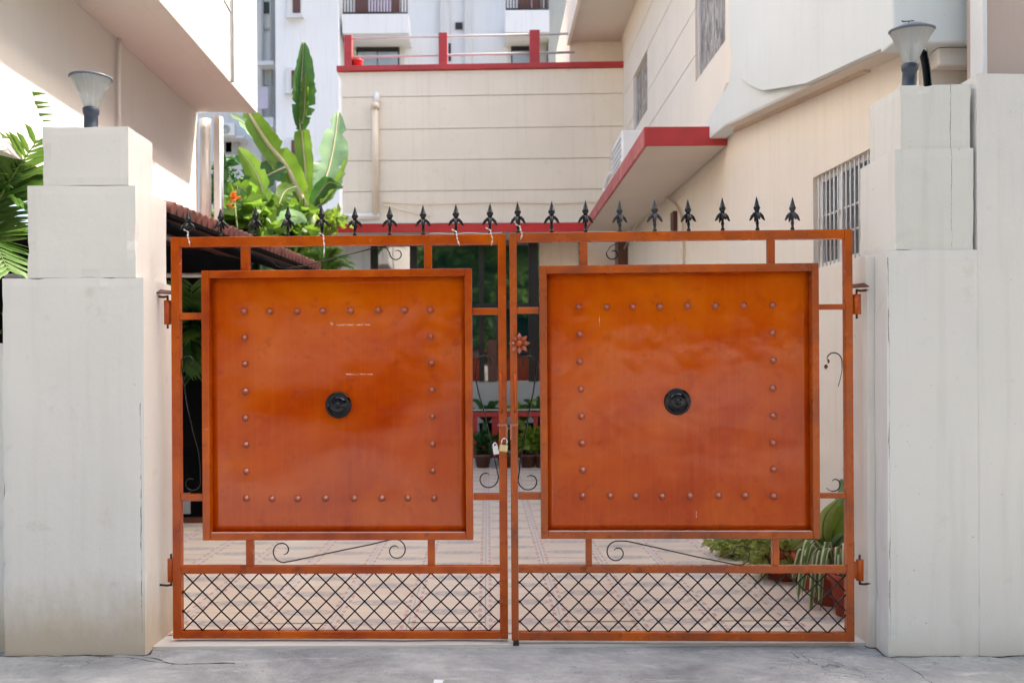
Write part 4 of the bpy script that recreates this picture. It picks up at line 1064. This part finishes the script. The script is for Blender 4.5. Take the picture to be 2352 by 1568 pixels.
cbn = empty('storage_cabinet', 'tall black cabinet standing under the tiled shed roof', 'cabinet', (-2.95, 8.35, 0))
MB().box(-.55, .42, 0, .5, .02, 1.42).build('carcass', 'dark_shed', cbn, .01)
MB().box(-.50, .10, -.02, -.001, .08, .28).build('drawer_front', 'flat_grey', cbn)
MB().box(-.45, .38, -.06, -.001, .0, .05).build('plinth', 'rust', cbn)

# ================================================================== APARTMENT BLOCK FAR BEHIND
ap_ = empty('apartment_block', 'tall white apartment block with balconies far behind the beige house', 'building')
DA = 30.0
def wbox(name, px0, px1, py0, py1, d, th, m, parent=ap_, bev=0):
    a = W(px0, py0, d); b_ = W(px1, py1, d)
    return MB().box(a.x, b_.x, d, d + th, b_.z, a.z).build(name, m, parent, bev)
TOP = -520
wbox('tower', 629, 781, TOP, 700, DA - 1.5, 6, 'flat_white')
wbox('recess_wall', 380, 628.5, TOP, 700, DA + 1.0, 3, 'flat_pale')
wbox('facade', 781.5, 1256, TOP, 700, DA, 5, 'flat_white')
wbox('side_facade', 1256.5, 1600, TOP, 700, DA - .8, 5, 'flat_grey')
for (x0, x1, y0, y1) in ((664, 694, -8, 32), (661, 692, 160, 206), (661, 692, 320, 364), (664, 694, -170, -120)):
    f = wbox('window', x0 - 5, x1, y0 - 4, y1 + 3, DA - 1.56, .06, 'flat_pale')
    wbox('pane', x0 + 8, x1 - 4, y0 + 2, y1 - 2, DA - 1.575, .014, 'frame_brown', f)
    wbox('sill', x0 - 8, x1 + 3, y1 + 3.5, y1 + 8, DA - 1.7, .13, 'flat_pale', f)
for (y0, y1) in ((-250, -215), (-22, 14), (190, 225)):
    pass
# balconies: slab front, railing, window behind
for (x0, x1, yb, yt) in ((786, 938, 76, 33), (1160, 1262, 74, 24), (786, 938, -170, -213), (1160, 1262, -172, -222)):
    s_ = wbox('balcony', x0, x1, yt, yb, DA - 1.3, 1.29, 'flat_white')
    n_ = int((x1 - x0) / 7)
    for k in range(n_ + 1):
        xx = x0 + 3 + (x1 - x0 - 6) * k / n_
        a = W(xx, yt, DA - 1.25); c = W(xx, yt - 42, DA - 1.25)
        MB().tube([a, c], .022, 5).build('railing_bar', 'frame_brown', s_)
    for yy in (yt - 2, yt - 42):
        MB().tube([W(x0 + 2, yy, DA - 1.25), W(x1 - 2, yy, DA - 1.25)], .035, 5).build('handrail', 'frame_dark', s_)
    f = wbox('window', x0 + 30, x1 - 20, yt - 95, yt - 4, DA - .06, .05, 'frame_brown')
    wbox('pane', x0 + 60, x1 - 40, yt - 92, yt - 6, DA - .075, .014, 'laundry', f)
wbox('balcony_recess', 808, 930, 79, 160, DA - .03, .025, 'flat_pale')
f = wbox('window', 818, 917, 104, 160, DA - .09, .05, 'frame_dark')
wbox('pane', 822, 866, 120, 160, DA - .11, .015, 'curtain', f); wbox('pane', 868, 914, 120, 160, DA - .11, .015, 'curtain', f)
wbox('balcony_recess', 1165, 1252, 79, 160, DA - .03, .025, 'flat_pale')
f = wbox('window', 1174, 1236, 95, 160, DA - .09, .05, 'frame_dark')
wbox('pane', 1177, 1232, 118, 160, DA - .11, .015, 'curtain', f)
wbox('pilaster', 1008, 1034, TOP, 160, DA - .2, .19, 'flat_pale'); wbox('pilaster', 1064, 1083, TOP, 160, DA - .2, .19, 'flat_pale')
f = wbox('window', 1046, 1062, 52, 67, DA - .06, .05, 'frame_dark')
f = wbox('window', 1030, 1036, 100, 140, DA - .26, .05, 'frame_dark')
f = wbox('window', 1222, 1256, 60, 150, DA - .4, .1, 'flat_grey')
# recess at the left: service pipes, shaded windows, laundry, AC units
for xx in (603, 622):
    MB().tube([W(xx, TOP, DA + .9), W(xx, 700, DA + .9)], .05, 6).build('service_pipe', 'flat_grey', ap_)
for (x0, x1, y0, y1, mm) in ((603, 624, 5, 30, 'frame_dark'), (601, 622, 64, 68, 'flat_grey'), (603, 627, 158, 196, 'flat_grey'), (597, 627, 300, 345, 'flat_grey'), (609, 622, 305, 345, 'frame_brown'), (505, 548, 318, 352, 'flat_grey'), (518, 532, 322, 350, 'frame_dark')):
    wbox('window', x0, x1, y0, y1, DA + .93, .06, mm)
wbox('ledge', 590, 628, 270, 292, DA + .4, .6, 'flat_white'); wbox('ledge', 590, 628, 140, 149, DA + .4, .6, 'flat_white')
wbox('ledge', 500, 560, 312, 317, DA + .4, .6, 'flat_white')
wbox('hung_cloth', 592, 616, 200, 250, DA + .45, .03, 'laundry')
acx = empty('air_conditioner', 'small white air conditioner on the distant apartment wall beside the banana leaves', 'air conditioner', W(516, 311, DA + .2))
MB().box(-.22, .34, 0, .3, 0, .42).build('casing', 'white_plastic', acx, .01)
MB().lathe([(.16, 0), (.16, .02), (.10, .025), (.10, .01)], 16, o=(.03, -.001, .21), axis='y').build('fan_grille', 'flat_grey', acx)

# ================================================================== PLANTS
def side_of(a, b_, roll=0.0):
    d = (Vector(b_) - Vector(a)).normalized(); v = Vector((0, -1, 0)); s_ = d.cross(v)
    if s_.length < .01: s_ = Vector((1, 0, 0))
    s_.normalize(); return (Matrix.Rotation(roll, 3, d) @ s_)
def blade(parent, pts, wmax, m, roll=0.0, fold=.3, wave=.12, rib='rib', ribr=.012, prof=None, seed=0, name='leaf'):
    c = bez(pts, 7); n = len(c)
    prof = prof or (lambda t_: min(1, math.sin(math.pi * min(1, max(0, t_ * .93 + .06))) ** .65))
    o = MB().ribbon(c, [wmax * prof(i / (n - 1)) + .002 for i in range(n)], side_of(c[0], c[-1], roll), fold, wave, seed).build(name, m, parent)
    if rib: MB().tube([p + Vector((0, -.006, 0)) for p in c], [ribr * (1 - .75 * i / n) for i in range(n)], 6).build('midrib', rib, o)
    return o
def WP(lst): return [W(*p) for p in lst]

bn = empty('banana_plant', 'tall banana plant with an upright furled leaf left of the beige wall', 'plant', W(712, 866, 12.0) - Vector((0, 0, 1.37)), group='banana plants beside the beige wing')
bn_w = bn.location.copy()
def banana(root, base_px, d, leaves, stem_top):
    inv = -root.location
    b0 = W(base_px, 866, d); b0.z = 0; t0 = W(*stem_top, d)
    MB(lambda p: p + inv).tube(bez([b0, b0.lerp(t0, .5) + Vector((.03, 0, 0)), t0], 6), [.13 - .004 * i for i in range(13)], 12).build('stem', 'stem', root)
    for i, (px, wmax, m, roll, fold, ribr) in enumerate(leaves):
        pts = [p + inv for p in WP(px)]
        blade(root, pts, wmax, m, roll, fold, .28, 'rib', ribr, seed=i)
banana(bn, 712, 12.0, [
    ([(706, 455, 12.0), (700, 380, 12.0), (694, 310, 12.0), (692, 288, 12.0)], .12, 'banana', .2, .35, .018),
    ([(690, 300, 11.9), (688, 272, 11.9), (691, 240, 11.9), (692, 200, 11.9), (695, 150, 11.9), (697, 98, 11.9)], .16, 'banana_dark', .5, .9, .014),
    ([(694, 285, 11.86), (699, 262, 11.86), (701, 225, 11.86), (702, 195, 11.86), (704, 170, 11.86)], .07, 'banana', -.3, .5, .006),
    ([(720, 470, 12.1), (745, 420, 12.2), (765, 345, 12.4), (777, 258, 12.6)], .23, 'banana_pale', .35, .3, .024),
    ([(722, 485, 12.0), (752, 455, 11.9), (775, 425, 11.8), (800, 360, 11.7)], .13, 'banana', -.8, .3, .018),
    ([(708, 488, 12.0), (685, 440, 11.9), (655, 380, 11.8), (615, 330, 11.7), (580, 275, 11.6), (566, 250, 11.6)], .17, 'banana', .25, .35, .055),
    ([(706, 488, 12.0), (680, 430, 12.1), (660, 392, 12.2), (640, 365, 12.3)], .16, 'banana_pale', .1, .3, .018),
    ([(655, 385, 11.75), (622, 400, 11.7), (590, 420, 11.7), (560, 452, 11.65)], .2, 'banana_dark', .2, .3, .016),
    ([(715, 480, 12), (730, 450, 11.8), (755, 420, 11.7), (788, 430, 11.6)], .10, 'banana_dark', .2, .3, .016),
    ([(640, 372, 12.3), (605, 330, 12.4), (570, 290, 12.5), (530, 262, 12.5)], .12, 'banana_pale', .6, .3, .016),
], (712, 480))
bn2 = empty('banana_plant', 'lower leafy banana plant in front of the white house corner', 'plant', W(610, 866, 11.0) - Vector((0, 0, 1.37)), group='banana plants beside the beige wing')
banana(bn2, 610, 11.0, [
    ([(612, 520, 11.0), (590, 470, 11.0), (560, 435, 10.9), (535, 425, 10.8)], .14, 'banana', .3, .3, .014),
    ([(612, 520, 11.0), (606, 450, 11.1), (585, 390, 11.2), (548, 340, 11.3)], .15, 'banana', -.3, .3, .014),
    ([(605, 520, 11.0), (580, 500, 10.9), (560, 470, 10.8), (545, 428, 10.8)], .12, 'banana_dark', -.4, .3, .012),
    ([(615, 520, 11.0), (640, 470, 11.1), (655, 440, 11.2), (680, 428, 11.3)], .12, 'banana', .2, .3, .012),
    ([(618, 525, 11.0), (650, 505, 10.9), (680, 498, 10.8), (705, 510, 10.8)], .10, 'banana_pale', .2, .3, .012),
    ([(600, 520, 11.0), (560, 500, 11.0), (535, 512, 10.9), (520, 540, 10.9)], .10, 'banana', .2, .3, .012),
    ([(510, 480, 11.6), (506, 440, 11.6), (507, 400, 11.6), (512, 350, 11.7)], .10, 'banana_dark', .2, .3, .010),
    ([(590, 530, 11.0), (575, 500, 11.0), (570, 480, 11.0), (578, 462, 11.0)], .09, 'banana', .2, .3, .010),
    ([(545, 560, 11.0), (552, 525, 11.0), (550, 500, 11.0), (560, 480, 11.0)], .10, 'banana', .2, .3, .010),
], (612, 515))

def leafball(cx_, n, size, spread, seed, squash=.8, fr=(.0, 1.0)):
    """many small leaf faces through a volume: returns MB"""
    rnd = random.Random(seed); m = MB(); c = Vector(cx_); vs = []; fs = []
    for i in range(n):
        while True:
            p = Vector((rnd.uniform(-1, 1), rnd.uniform(-1, 1), rnd.uniform(-1, 1)))
            if p.length < 1: break
        g_ = noise.noise(p * 2.3 + Vector((seed, 0, 0)))
        if g_ < -.12: continue
        p = p * (.75 + .5 * g_)
        pos = c + Vector((p.x * spread[0], p.y * spread[1], p.z * spread[2]))
        d = Vector((rnd.gauss(0, 1), rnd.gauss(0, 1), rnd.gauss(0, .7))).normalized(); s_ = d.orthogonal().normalized()
        s_ = Matrix.Rotation(rnd.uniform(0, 6.28), 3, d) @ s_; L_ = size * rnd.uniform(.6, 1.3); w_ = L_ * .28
        nn = d.cross(s_) * L_ * .12; k = len(vs)
        vs += [pos, pos + d * L_ * .5 + s_ * w_ + nn, pos + d * L_, pos + d * L_ * .5 - s_ * w_ + nn]
        fs.append((k, k + 1, k + 2, k + 3))
    m.add(vs, fs, False); return m
def shrub(name, label, base, c, spread, n, size, m, seed, group=None, cat='shrub'):
    o = empty(name, label, cat, base, group=group); inv = Vector(base)
    leafball(Vector(c) - inv, n, size, spread, seed).build('foliage', m, o)
    rnd = random.Random(seed); sm = MB()
    for k in range(5):
        t_ = Vector(c) - inv + Vector((rnd.uniform(-.7, .7) * spread[0], rnd.uniform(-.7, .7) * spread[1], rnd.uniform(-.2, .6) * spread[2]))
        sm.tube(bez([(0, 0, 0), t_ * .5 + Vector((rnd.uniform(-.05, .05), 0, .05)), t_], 5), [.018 - .0014 * i for i in range(11)], 5)
    sm.build('stem', 'bark', o); return o
def base_of(px, d): p = W(px, 866, d); return Vector((p.x, d, 0))
for (px, py, d, sx_, sz_, n, size, m, seed, lab) in (
    (560, 515, 10.6, .38, .45, 420, .26, 'banana', 1, 'bright green leafy shrub below the orange flower'),
    (640, 525, 11.4, .50, .40, 420, .26, 'banana', 2, 'yellow green shrub at the foot of the banana plant'),
    (520, 480, 12.0, .30, .85, 700, .17, 'shrub_dark', 3, 'narrow dark green shrub beside the white house pipes'),
    (745, 510, 12.9, .36, .22, 350, .16, 'shrub', 4, 'low green shrub touching the beige wall corner'),
    (600, 590, 11.8, .8, .8, 1400, .2, 'shrub_dark', 5, 'dark green bush low behind the shed eave')):
    c = W(px, py, d); b0 = base_of(px, d)
    shrub('shrub', lab, b0, c, (sx_, .4, sz_), n, size, m, seed, 'shrubs beyond the shed')
# orange flower cluster
fo = empty('flower', 'orange flower blooming among the leaves beside the white house', 'flower', W(538, 462, 10.2))
rnd = random.Random(4)
for k in range(9):
    a = Vector((rnd.uniform(-.05, .05), rnd.uniform(-.03, .03), rnd.uniform(-.10, .10)))
    b_ = a + Vector((rnd.uniform(-.06, .06), -.04, rnd.uniform(-.06, .08)))
    MB().ribbon(bez([a, (a + b_) / 2 + Vector((0, -.02, 0)), b_], 4), [.012, .025, .034, .036, .034, .028, .022, .014, .004], (1, 0, .3), .3, .2, k).build('petal', 'flower', fo)
MB().tube([(0, 0, 0), (.04, .05, -.5), (.05, .1, -1.2)], .01, 5).build('stem', 'stem', fo)

def palm_frond(parent, base, tip, droop, nl, ll, m, seed, rach='stem', inv=Vector((0, 0, 0)), spreadv=.9):
    rnd = random.Random(seed); a = Vector(base) - inv; b_ = Vector(tip) - inv
    mid = (a + b_) / 2 + Vector((0, 0, droop)); c = bez([a, mid, b_], 12); n = len(c)
    mb = MB()
    for i in range(3, n):
        for sgn in (-1, 1):
            if rnd.random() < .06: continue
            d = (c[i] - c[i - 1]).normalized(); sd_ = d.cross(Vector((0, 0, 1)))
            if sd_.length < .1: sd_ = Vector((1, 0, 0))
            sd_.normalize()
            L_ = ll * math.sin(math.pi * (.15 + .8 * i / n)) ** .6 * rnd.uniform(.85, 1.1)
            e_ = c[i] + (sd_ * sgn * spreadv + d * .75 + Vector((0, 0, rnd.uniform(-.1, .25)))).normalized() * L_ * .6
            f_ = e_ + (sd_ * sgn * spreadv * .7 + d * .7 + Vector((0, 0, -.45))).normalized() * L_ * .45
            mb.ribbon([c[i], c[i].lerp(e_, .5), e_, f_], [ll * .02, ll * .045, ll * .04, .002], d, .25, 0, i)
    o = mb.build('frond', m, parent)
    MB().tube(c, [.012 - .0004 * i for i in range(n)], 6).build('rachis', rach, o)
# palm at the left edge, above the hedge
pb = Vector((-3.30, 5.6, 0)); pm = empty('palm', 'palm with feathery fronds behind the left pillar at the frame edge', 'palm', pb)
for i, (px, py, dr) in enumerate(((88, 318, .15), (45, 235, .05), (70, 470, .45), (20, 620, .45), (-60, 260, .2), (60, 400, .35), (-80, 400, .3))):
    palm_frond(pm, (-3.35, 5.6, 2.05), W(px, py, 5.3 + .12 * (i % 3)), dr * .5, 14, .38, 'palm', i, inv=pb)
MB().tube([(0, 0, 0), (-.03, 0, 1.0), (-.05, 0, 2.08)], [.06, .05, .04], 10).build('trunk', 'bark', pm)
hb = Vector((-3.05, 5.15, 0))
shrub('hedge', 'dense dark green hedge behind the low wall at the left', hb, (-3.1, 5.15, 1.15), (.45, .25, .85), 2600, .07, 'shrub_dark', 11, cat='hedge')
# palm standing on the cabinet, seen through the left slot
pb = Vector((W(440, 855, 8.5).x, 8.5, 1.42)); pm2 = empty('potted_palm', 'small palm with drooping fronds standing on the black cabinet', 'palm', pb)
for i, (px, py, dr) in enumerate(((440, 655, .1), (475, 700, .2), (405, 690, .2), (462, 770, .35), (425, 850, .55), (448, 862, .5), (400, 810, .4), (500, 800, .4), (455, 735, .3), (420, 745, .3), (436, 820, .4))):
    palm_frond(pm2, W(438, 790, 8.4), W(px, py, 8.15 + .1 * (i % 3)), dr * .35, 14, .34, 'palm' if i < 5 else 'shrub_dark', 40 + i, inv=pb)
MB().tube([(0, 0, .1), (0, 0, W(438, 790, 8.4).z - 1.42)], .03, 8).build('trunk', 'bark', pm2)
MB().lathe([(.09, 0), (.12, .12), (.13, .13), (.13, .15), (.11, .15)], 18).build('pot', 'dark_shed', pm2)
# spiky palm beyond the shed eave
pb = base_of(745, 11.2); pm3 = empty('palm', 'spiky bright green palm tuft below the far red canopy', 'palm', pb)
for i in range(11):
    a = R(-70 + 14 * i + random.uniform(-5, 5)); r_ = 52
    palm_frond(pm3, W(745, 640, 11.2), W(745 + 62 * math.sin(a), 635 - 62 * math.cos(a), 11.1 + .1 * (i % 3)), .08, 12, .22, 'palm', 60 + i, inv=pb)
MB().tube([(0, 0, 0), (0, 0, W(745, 640, 11.2).z)], .04, 8).build('trunk', 'bark', pm3)

# pots
def pot(parent, r, h, m='terracotta', o=(0, 0, 0)):
    po = MB().lathe([(r * .68, 0), (r * .92, h * .82), (r * 1.06, h * .83), (r * 1.08, h), (r * .94, h), (r * .9, h * .86), (.002, h * .86)], 24, o=o).build('pot', m, parent)
    MB().lathe([(r * .9, h * .865), (.002, h * .89)], 16, o=o).build('soil', 'soil', po)
    return po
def broad_plant(label, px, d, r, h, leaves, m, group='potted plants along the beige wall', stemh=None, name='potted_plant'):
    b0 = base_of(px, d); o = empty(name, label, 'potted plant', b0, group=group); pot(o, r, h)
    for i, (pts, wmax, mm, roll) in enumerate(leaves):
        blade(o, [p - b0 for p in WP(pts)], wmax, mm, roll, .25, .1, 'stem', .006, seed=i)
    return o
# big dumb-cane like plant behind the right stile
broad_plant('potted plant with large mottled upright leaves beside the right gate post', 1915, 5.75, .15, .26, [
    ([(1905, 1262, 5.75), (1890, 1230, 5.7), (1895, 1185, 5.7), (1925, 1146, 5.7)], .055, 'grassy', .2),
    ([(1908, 1262, 5.75), (1915, 1220, 5.7), (1935, 1180, 5.7), (1965, 1150, 5.7)], .06, 'shrub', -.3),
    ([(1905, 1265, 5.75), (1925, 1240, 5.65), (1945, 1228, 5.6), (1960, 1250, 5.6)], .045, 'banana_pale', .4),
    ([(1905, 1265, 5.75), (1880, 1240, 5.7), (1850, 1235, 5.7), (1815, 1262, 5.7)], .05, 'grassy', .4),
    ([(1905, 1268, 5.75), (1885, 1262, 5.65), (1860, 1265, 5.6), (1835, 1290, 5.6)], .04, 'banana_pale', .3),
    ([(1908, 1265, 5.75), (1920, 1200, 5.85), (1940, 1130, 5.9), (1930, 1100, 5.9)], .06, 'banana_pale', .1),
    ([(1905, 1262, 5.75), (1900, 1240, 5.8), (1925, 1200, 5.8), (1945, 1190, 5.8)], .06, 'banana_pale', .1),
], 'banana')
def bush_pot(label, px, d, r, h, c, spread, n, size, m, seed):
    b0 = base_of(px, d); o = empty('potted_plant', label, 'potted plant', b0, group='potted plants along the beige wall'); pot(o, r, h)
    leafball(W(c[0], c[1], d) - b0, n, size, spread, seed).build('foliage', m, o)
    sm = MB(); rnd = random.Random(seed)
    for k in range(7):
        t_ = W(c[0], c[1], d) - b0 + Vector((rnd.uniform(-.6, .6) * spread[0], 0, rnd.uniform(-.3, .5) * spread[2]))
        sm.tube([(0, 0, h * .85), t_], .005, 5)
    sm.build('stem', 'stem', o); return o
bush_pot('terracotta pot with a rounded light green bushy plant', 1800, 5.9, .17, .22, (1800, 1262), (.36, .24, .20), 2600, .06, 'grassy', 21)
bush_pot('pot of fine yellow green feathery foliage left of the light green bush', 1730, 6.6, .13, .12, (1722, 1262), (.36, .32, .17), 3200, .05, 'grassy', 22)
bush_pot('low reddish pot with sparse green seedlings farthest along the wall', 1672, 7.4, .11, .10, (1672, 1240), (.20, .2, .09), 1100, .045, 'grassy', 23)
# spider plant spilling from its pot
b0 = base_of(1905, 5.25); sp = empty('potted_plant', 'spider plant with arching cream edged blades spilling over its pot', 'potted plant', b0, group='potted plants along the beige wall')
pot(sp, .15, .24)
src = W(1908, 1300, 5.25)
rnd = random.Random(9)
for i, (ex, ey, kx, ky) in enumerate(((1832, 1388, 1862, 1258), (1846, 1330, 1868, 1262), (1866, 1395, 1886, 1272), (1884, 1402, 1900, 1275), (1906, 1408, 1912, 1280), (1928, 1395, 1925, 1272),
                                      (1950, 1370, 1940, 1262), (1822, 1340, 1850, 1280), (1862, 1440, 1878, 1290), (1970, 1330, 1945, 1250), (1895, 1380, 1902, 1262), (1842, 1370, 1872, 1275), (1938, 1405, 1930, 1285), (1875, 1372, 1890, 1280))):
    dd = 5.2 - rnd.uniform(0, .18)
    ky -= 18; c = bez([src - b0, W(kx, ky, (5.25 + dd) / 2) - b0, W((kx + ex) / 2 - 3, (ky + ey) / 2 - 14, dd) - b0, W(ex, ey, dd) - b0], 7); n = len(c)
    MB().ribbon(c, [.013 + .006 * math.sin(math.pi * k / (n - 1)) if k < n - 2 else .003 for k in range(n)], (1, .25, 0), .35, 0, i).build('blade', 'spider', sp)
b0 = base_of(1955, 4.97); po = empty('flower_pot', 'dark red glossy pot nearest the right gate post', 'pot', b0, group='pots by the right gate post')
pot(po, .13, .24, 'terracotta')
b0 = base_of(1872, 5.6); po = empty('flower_pot', 'terracotta pot half hidden behind the spider plant blades', 'pot', b0, group='pots by the right gate post')
pot(po, .14, .22, 'terracotta')
# dark shelf of pots on the veranda step
for i, (px, mm) in enumerate(((1108, 'terracotta'), (1160, 'terracotta'), (1212, 'terracotta'), (1244, 'terracotta'))):
    b0 = base_of(px, 13.25); o = empty('potted_plant', ['dark pot at the left end of the far veranda railing', 'pot behind the meeting stiles at the far veranda railing', 'pot with yellow green leaves at the far veranda railing', 'rightmost pot at the foot of the far veranda railing'][i], 'potted plant', b0, group='pots along the far veranda')
    pot(o, .14, .20, 'frame_brown')
    leafball((0, 0, .42), [120, 160, 260, 160][i], .14, (.16, .14, .22), 70 + i).build('foliage', 'shrub_dark' if i < 2 else 'shrub', o)
for i, (px, mm) in enumerate(((1118, 'shrub_dark'), (1200, 'shrub'), (1236, 'shrub_dark'))):
    z_ = zr(946) + .02; b0 = W(px, 946, 13.86); b0.z = .10
    o = empty('veranda_plant', ['dark leaved plant rising behind the railing left of the gate stiles', 'bright green long leaved plant rising behind the railing', 'dark plant behind the railing next to the dark window frame'][i], 'plant', b0)
    for k in range(9):
        a = R(-60 + 15 * k); L_ = random.Random(k + i * 9).uniform(.25, .5)
        blade(o, [(0, 0, .55), (math.sin(a) * L_ * .5, -.03, .6 + math.cos(a) * L_ * .6), (math.sin(a) * L_, -.05, .58 + math.cos(a) * L_ * .8)], .035, mm, .2, .2, .05, None, seed=k)
    MB().lathe([(.10, 0), (.12, .5), (.13, .54), (.02, .55)], 12).build('pot', 'dark_shed', o)

# ================================================================== SMALL THINGS ON THE STREET
lp = W(1007, 1562, 3.945); lp.z = 0.0
lt = MB(); lt.add([(-.022, -.008, 0), (.02, -.014, .004), (.024, .008, .010), (-.004, .012, .006), (-.02, .010, .012)], [(0, 1, 2, 3, 4)])
lo = lt.build('wrapper', 'white_plastic'); lo.location = (lp.x, lp.y, -.010); so = lo.modifiers.new('s', 'SOLIDIFY'); so.thickness = .0015
tag(lo, 'tiny white crumpled wrapper lying on the street', 'litter')
def gz_(x, y): return -.017 + noise.noise(Vector((x * .8, y * .8, 0))) * 0.006 + noise.noise(Vector((x * 4, y * 4, 2))) * 0.003
def seam(name, pts, wlo, whi, m, seed, label, parent=None, step=.03):
    rnd = random.Random(seed); P = [Vector((p[0], p[1])) for p in pts]; out = []
    for a, b_ in zip(P[:-1], P[1:]):
        n = max(2, int((b_ - a).length / step))
        for i in range(n): out.append(a.lerp(b_, i / n))
    out.append(P[-1]); mb = MB(); vs = []
    for i, p in enumerate(out):
        d = (out[min(i + 1, len(out) - 1)] - out[max(i - 1, 0)]).normalized(); nn = Vector((-d.y, d.x))
        j = noise.noise(Vector((i * .21, seed, 0))) * step * 1.1; w_ = rnd.uniform(wlo, whi) * (.4 + abs(noise.noise(Vector((i * .13, 0, seed)))) * 2)
        for q in (-1, 1):
            r_ = p + nn * (j + q * w_); vs.append((r_.x, r_.y, gz_(r_.x, r_.y) + .0016))
    mb.add(vs, [(2 * i, 2 * i + 1, 2 * i + 3, 2 * i + 2) for i in range(len(out) - 1)])
    o = mb.build(name, m, parent); tag(o, kind='structure', label=label) if parent is None else None; return o
stp = bpy.data.objects['street']
def G(px, py): d = 2000 * 1.387 / (py - 866); return (W(px, py, d).x, d)
seam('crack', [G(-60, 1502), G(60, 1500), G(190, 1500), G(300, 1505), (G(360, 1518)), G(430, 1522), G(540, 1520)], .002, .006, 'soil', 1, None, stp, .03)
seam('crack', [G(330, 1506), G(370, 1512), G(400, 1523)], .002, .004, 'soil', 5, None, stp, .02)
seam('crack', [G(2045, 1512), G(2100, 1545), G(2150, 1580)], .001, .0025, 'soil', 6, None, stp, .02)
seam('crack', [G(430, 1482), G(700, 1482), G(1170, 1480), G(1500, 1483), G(1960, 1484)], .001, .003, 'soil', 7, None, stp, .03)
seam('dirt_seam', [(-2.5, dL - .004), (XL - .01, dL - .008), (XL + .006, dL + .01), (XL + .006, 4.46)], .002, .007, 'soil', 2, 'dark dirt gathered along the foot of the left pillar')
seam('dirt_seam', [(1.93, 4.47), (1.93, 4.435), (XR - .006, 4.43), (XR - .006, dR + .01), (XR + .01, dR - .008), (3.6, dR - .006)], .003, .009, 'soil', 3, 'dark dirt gathered along the foot of the right pillar and wall')
peb = MB(); rnd = random.Random(12); 
for k in range(420):
    x, y = rnd.uniform(-2.6, 2.8), rnd.choice((rnd.uniform(3.7, 4.46), rnd.uniform(4.3, 4.46))); r_ = rnd.uniform(.0015, .0065)
    if (x < XL + .02 or x > XR - .02) and y > 4.25: y = rnd.uniform(4.18, 4.29)
    z_ = -.017 + noise.noise(Vector((x * .8, y * .8, 0))) * 0.006 + noise.noise(Vector((x * 4, y * 4, 2))) * 0.003
    peb.add([(x - r_, y, z_), (x, y - r_, z_), (x + r_, y, z_), (x, y + r_, z_), (x, y, z_ + r_ * .9)], [(0, 1, 4), (1, 2, 4), (2, 3, 4), (3, 0, 4)])
tag(peb.build('grit', 'street'), 'scattered fine grit and crumbs of concrete on the street', kind='stuff')

# ================================================================== ACROSS THE STREET (behind the camera; seen in glass and gloss; near trees added to block light)
ow_ = rough_box(-14, 14, -9.4, -9.2, 0, 1.9, .5, .004, .01, 20)
tag(ow_.build('boundary_wall', 'pillar_l'), 'long white compound wall on the opposite side of the street', 'wall')
rnd = random.Random(31)
CR = [leafball((0, 0, 0), 9000, .30, (2.3, 2.0, 2.4), 80 + i).mesh('crown', 'tree') for i in range(2)]
TR = MB().tube([(0, 0, 0), (.1, 0, 1.6), (0, .1, 3.4), (.1, 0, 6.0)], [.2, .15, .12, .06], 10).mesh('trunk', 'bark')
spots = [(-13, -12.5, 4.6, 1.5), (-9.2, -11.6, 4.9, 1.45), (-5.4, -12.6, 4.4, 1.55), (-1.8, -11.5, 5.0, 1.5), (1.9, -12.7, 4.5, 1.5), (5.6, -11.6, 4.9, 1.5), (9.4, -12.4, 4.6, 1.5), (13, -11.9, 4.7, 1.5),
         (-4.6, -4.4, 6.2, 1.15), (4.4, -4.9, 6.4, 1.15), (0.4, -7.6, 7.6, 1.3), (6.4, 1.4, 5.2, 1.35), (6.0, -2.0, 5.6, 1.3)]  # unseen near trees, added to cut frontal sky light and shade the street
where = ['farthest west', 'second from the west', 'third from the west', 'just west of the gate line', 'just east of the gate line', 'third from the east', 'second from the east', 'farthest east']
for i, (x, y, cz, sc_) in enumerate(spots):
    near_ = i > 7
    lab = ('unseen near kerb tree added to block light, ' + ['left of the gate', 'right of the gate', 'facing the middle of the gate', 'beside the right boundary wall', 'second from the right boundary wall'][i - 8]) if near_ else 'leafy green tree across the street, ' + where[i]
    o = empty('street_tree', lab, 'tree', (x, y, -.02), group='unseen near kerb trees added to block light' if near_ else 'trees across the street')
    inst('trunk', TR, o); inst('crown', CR[i % 2], o, (0, 0, cz), (0, 0, rnd.uniform(0, 6)), (sc_, sc_, sc_ * (.8 if near_ else 1.15)))
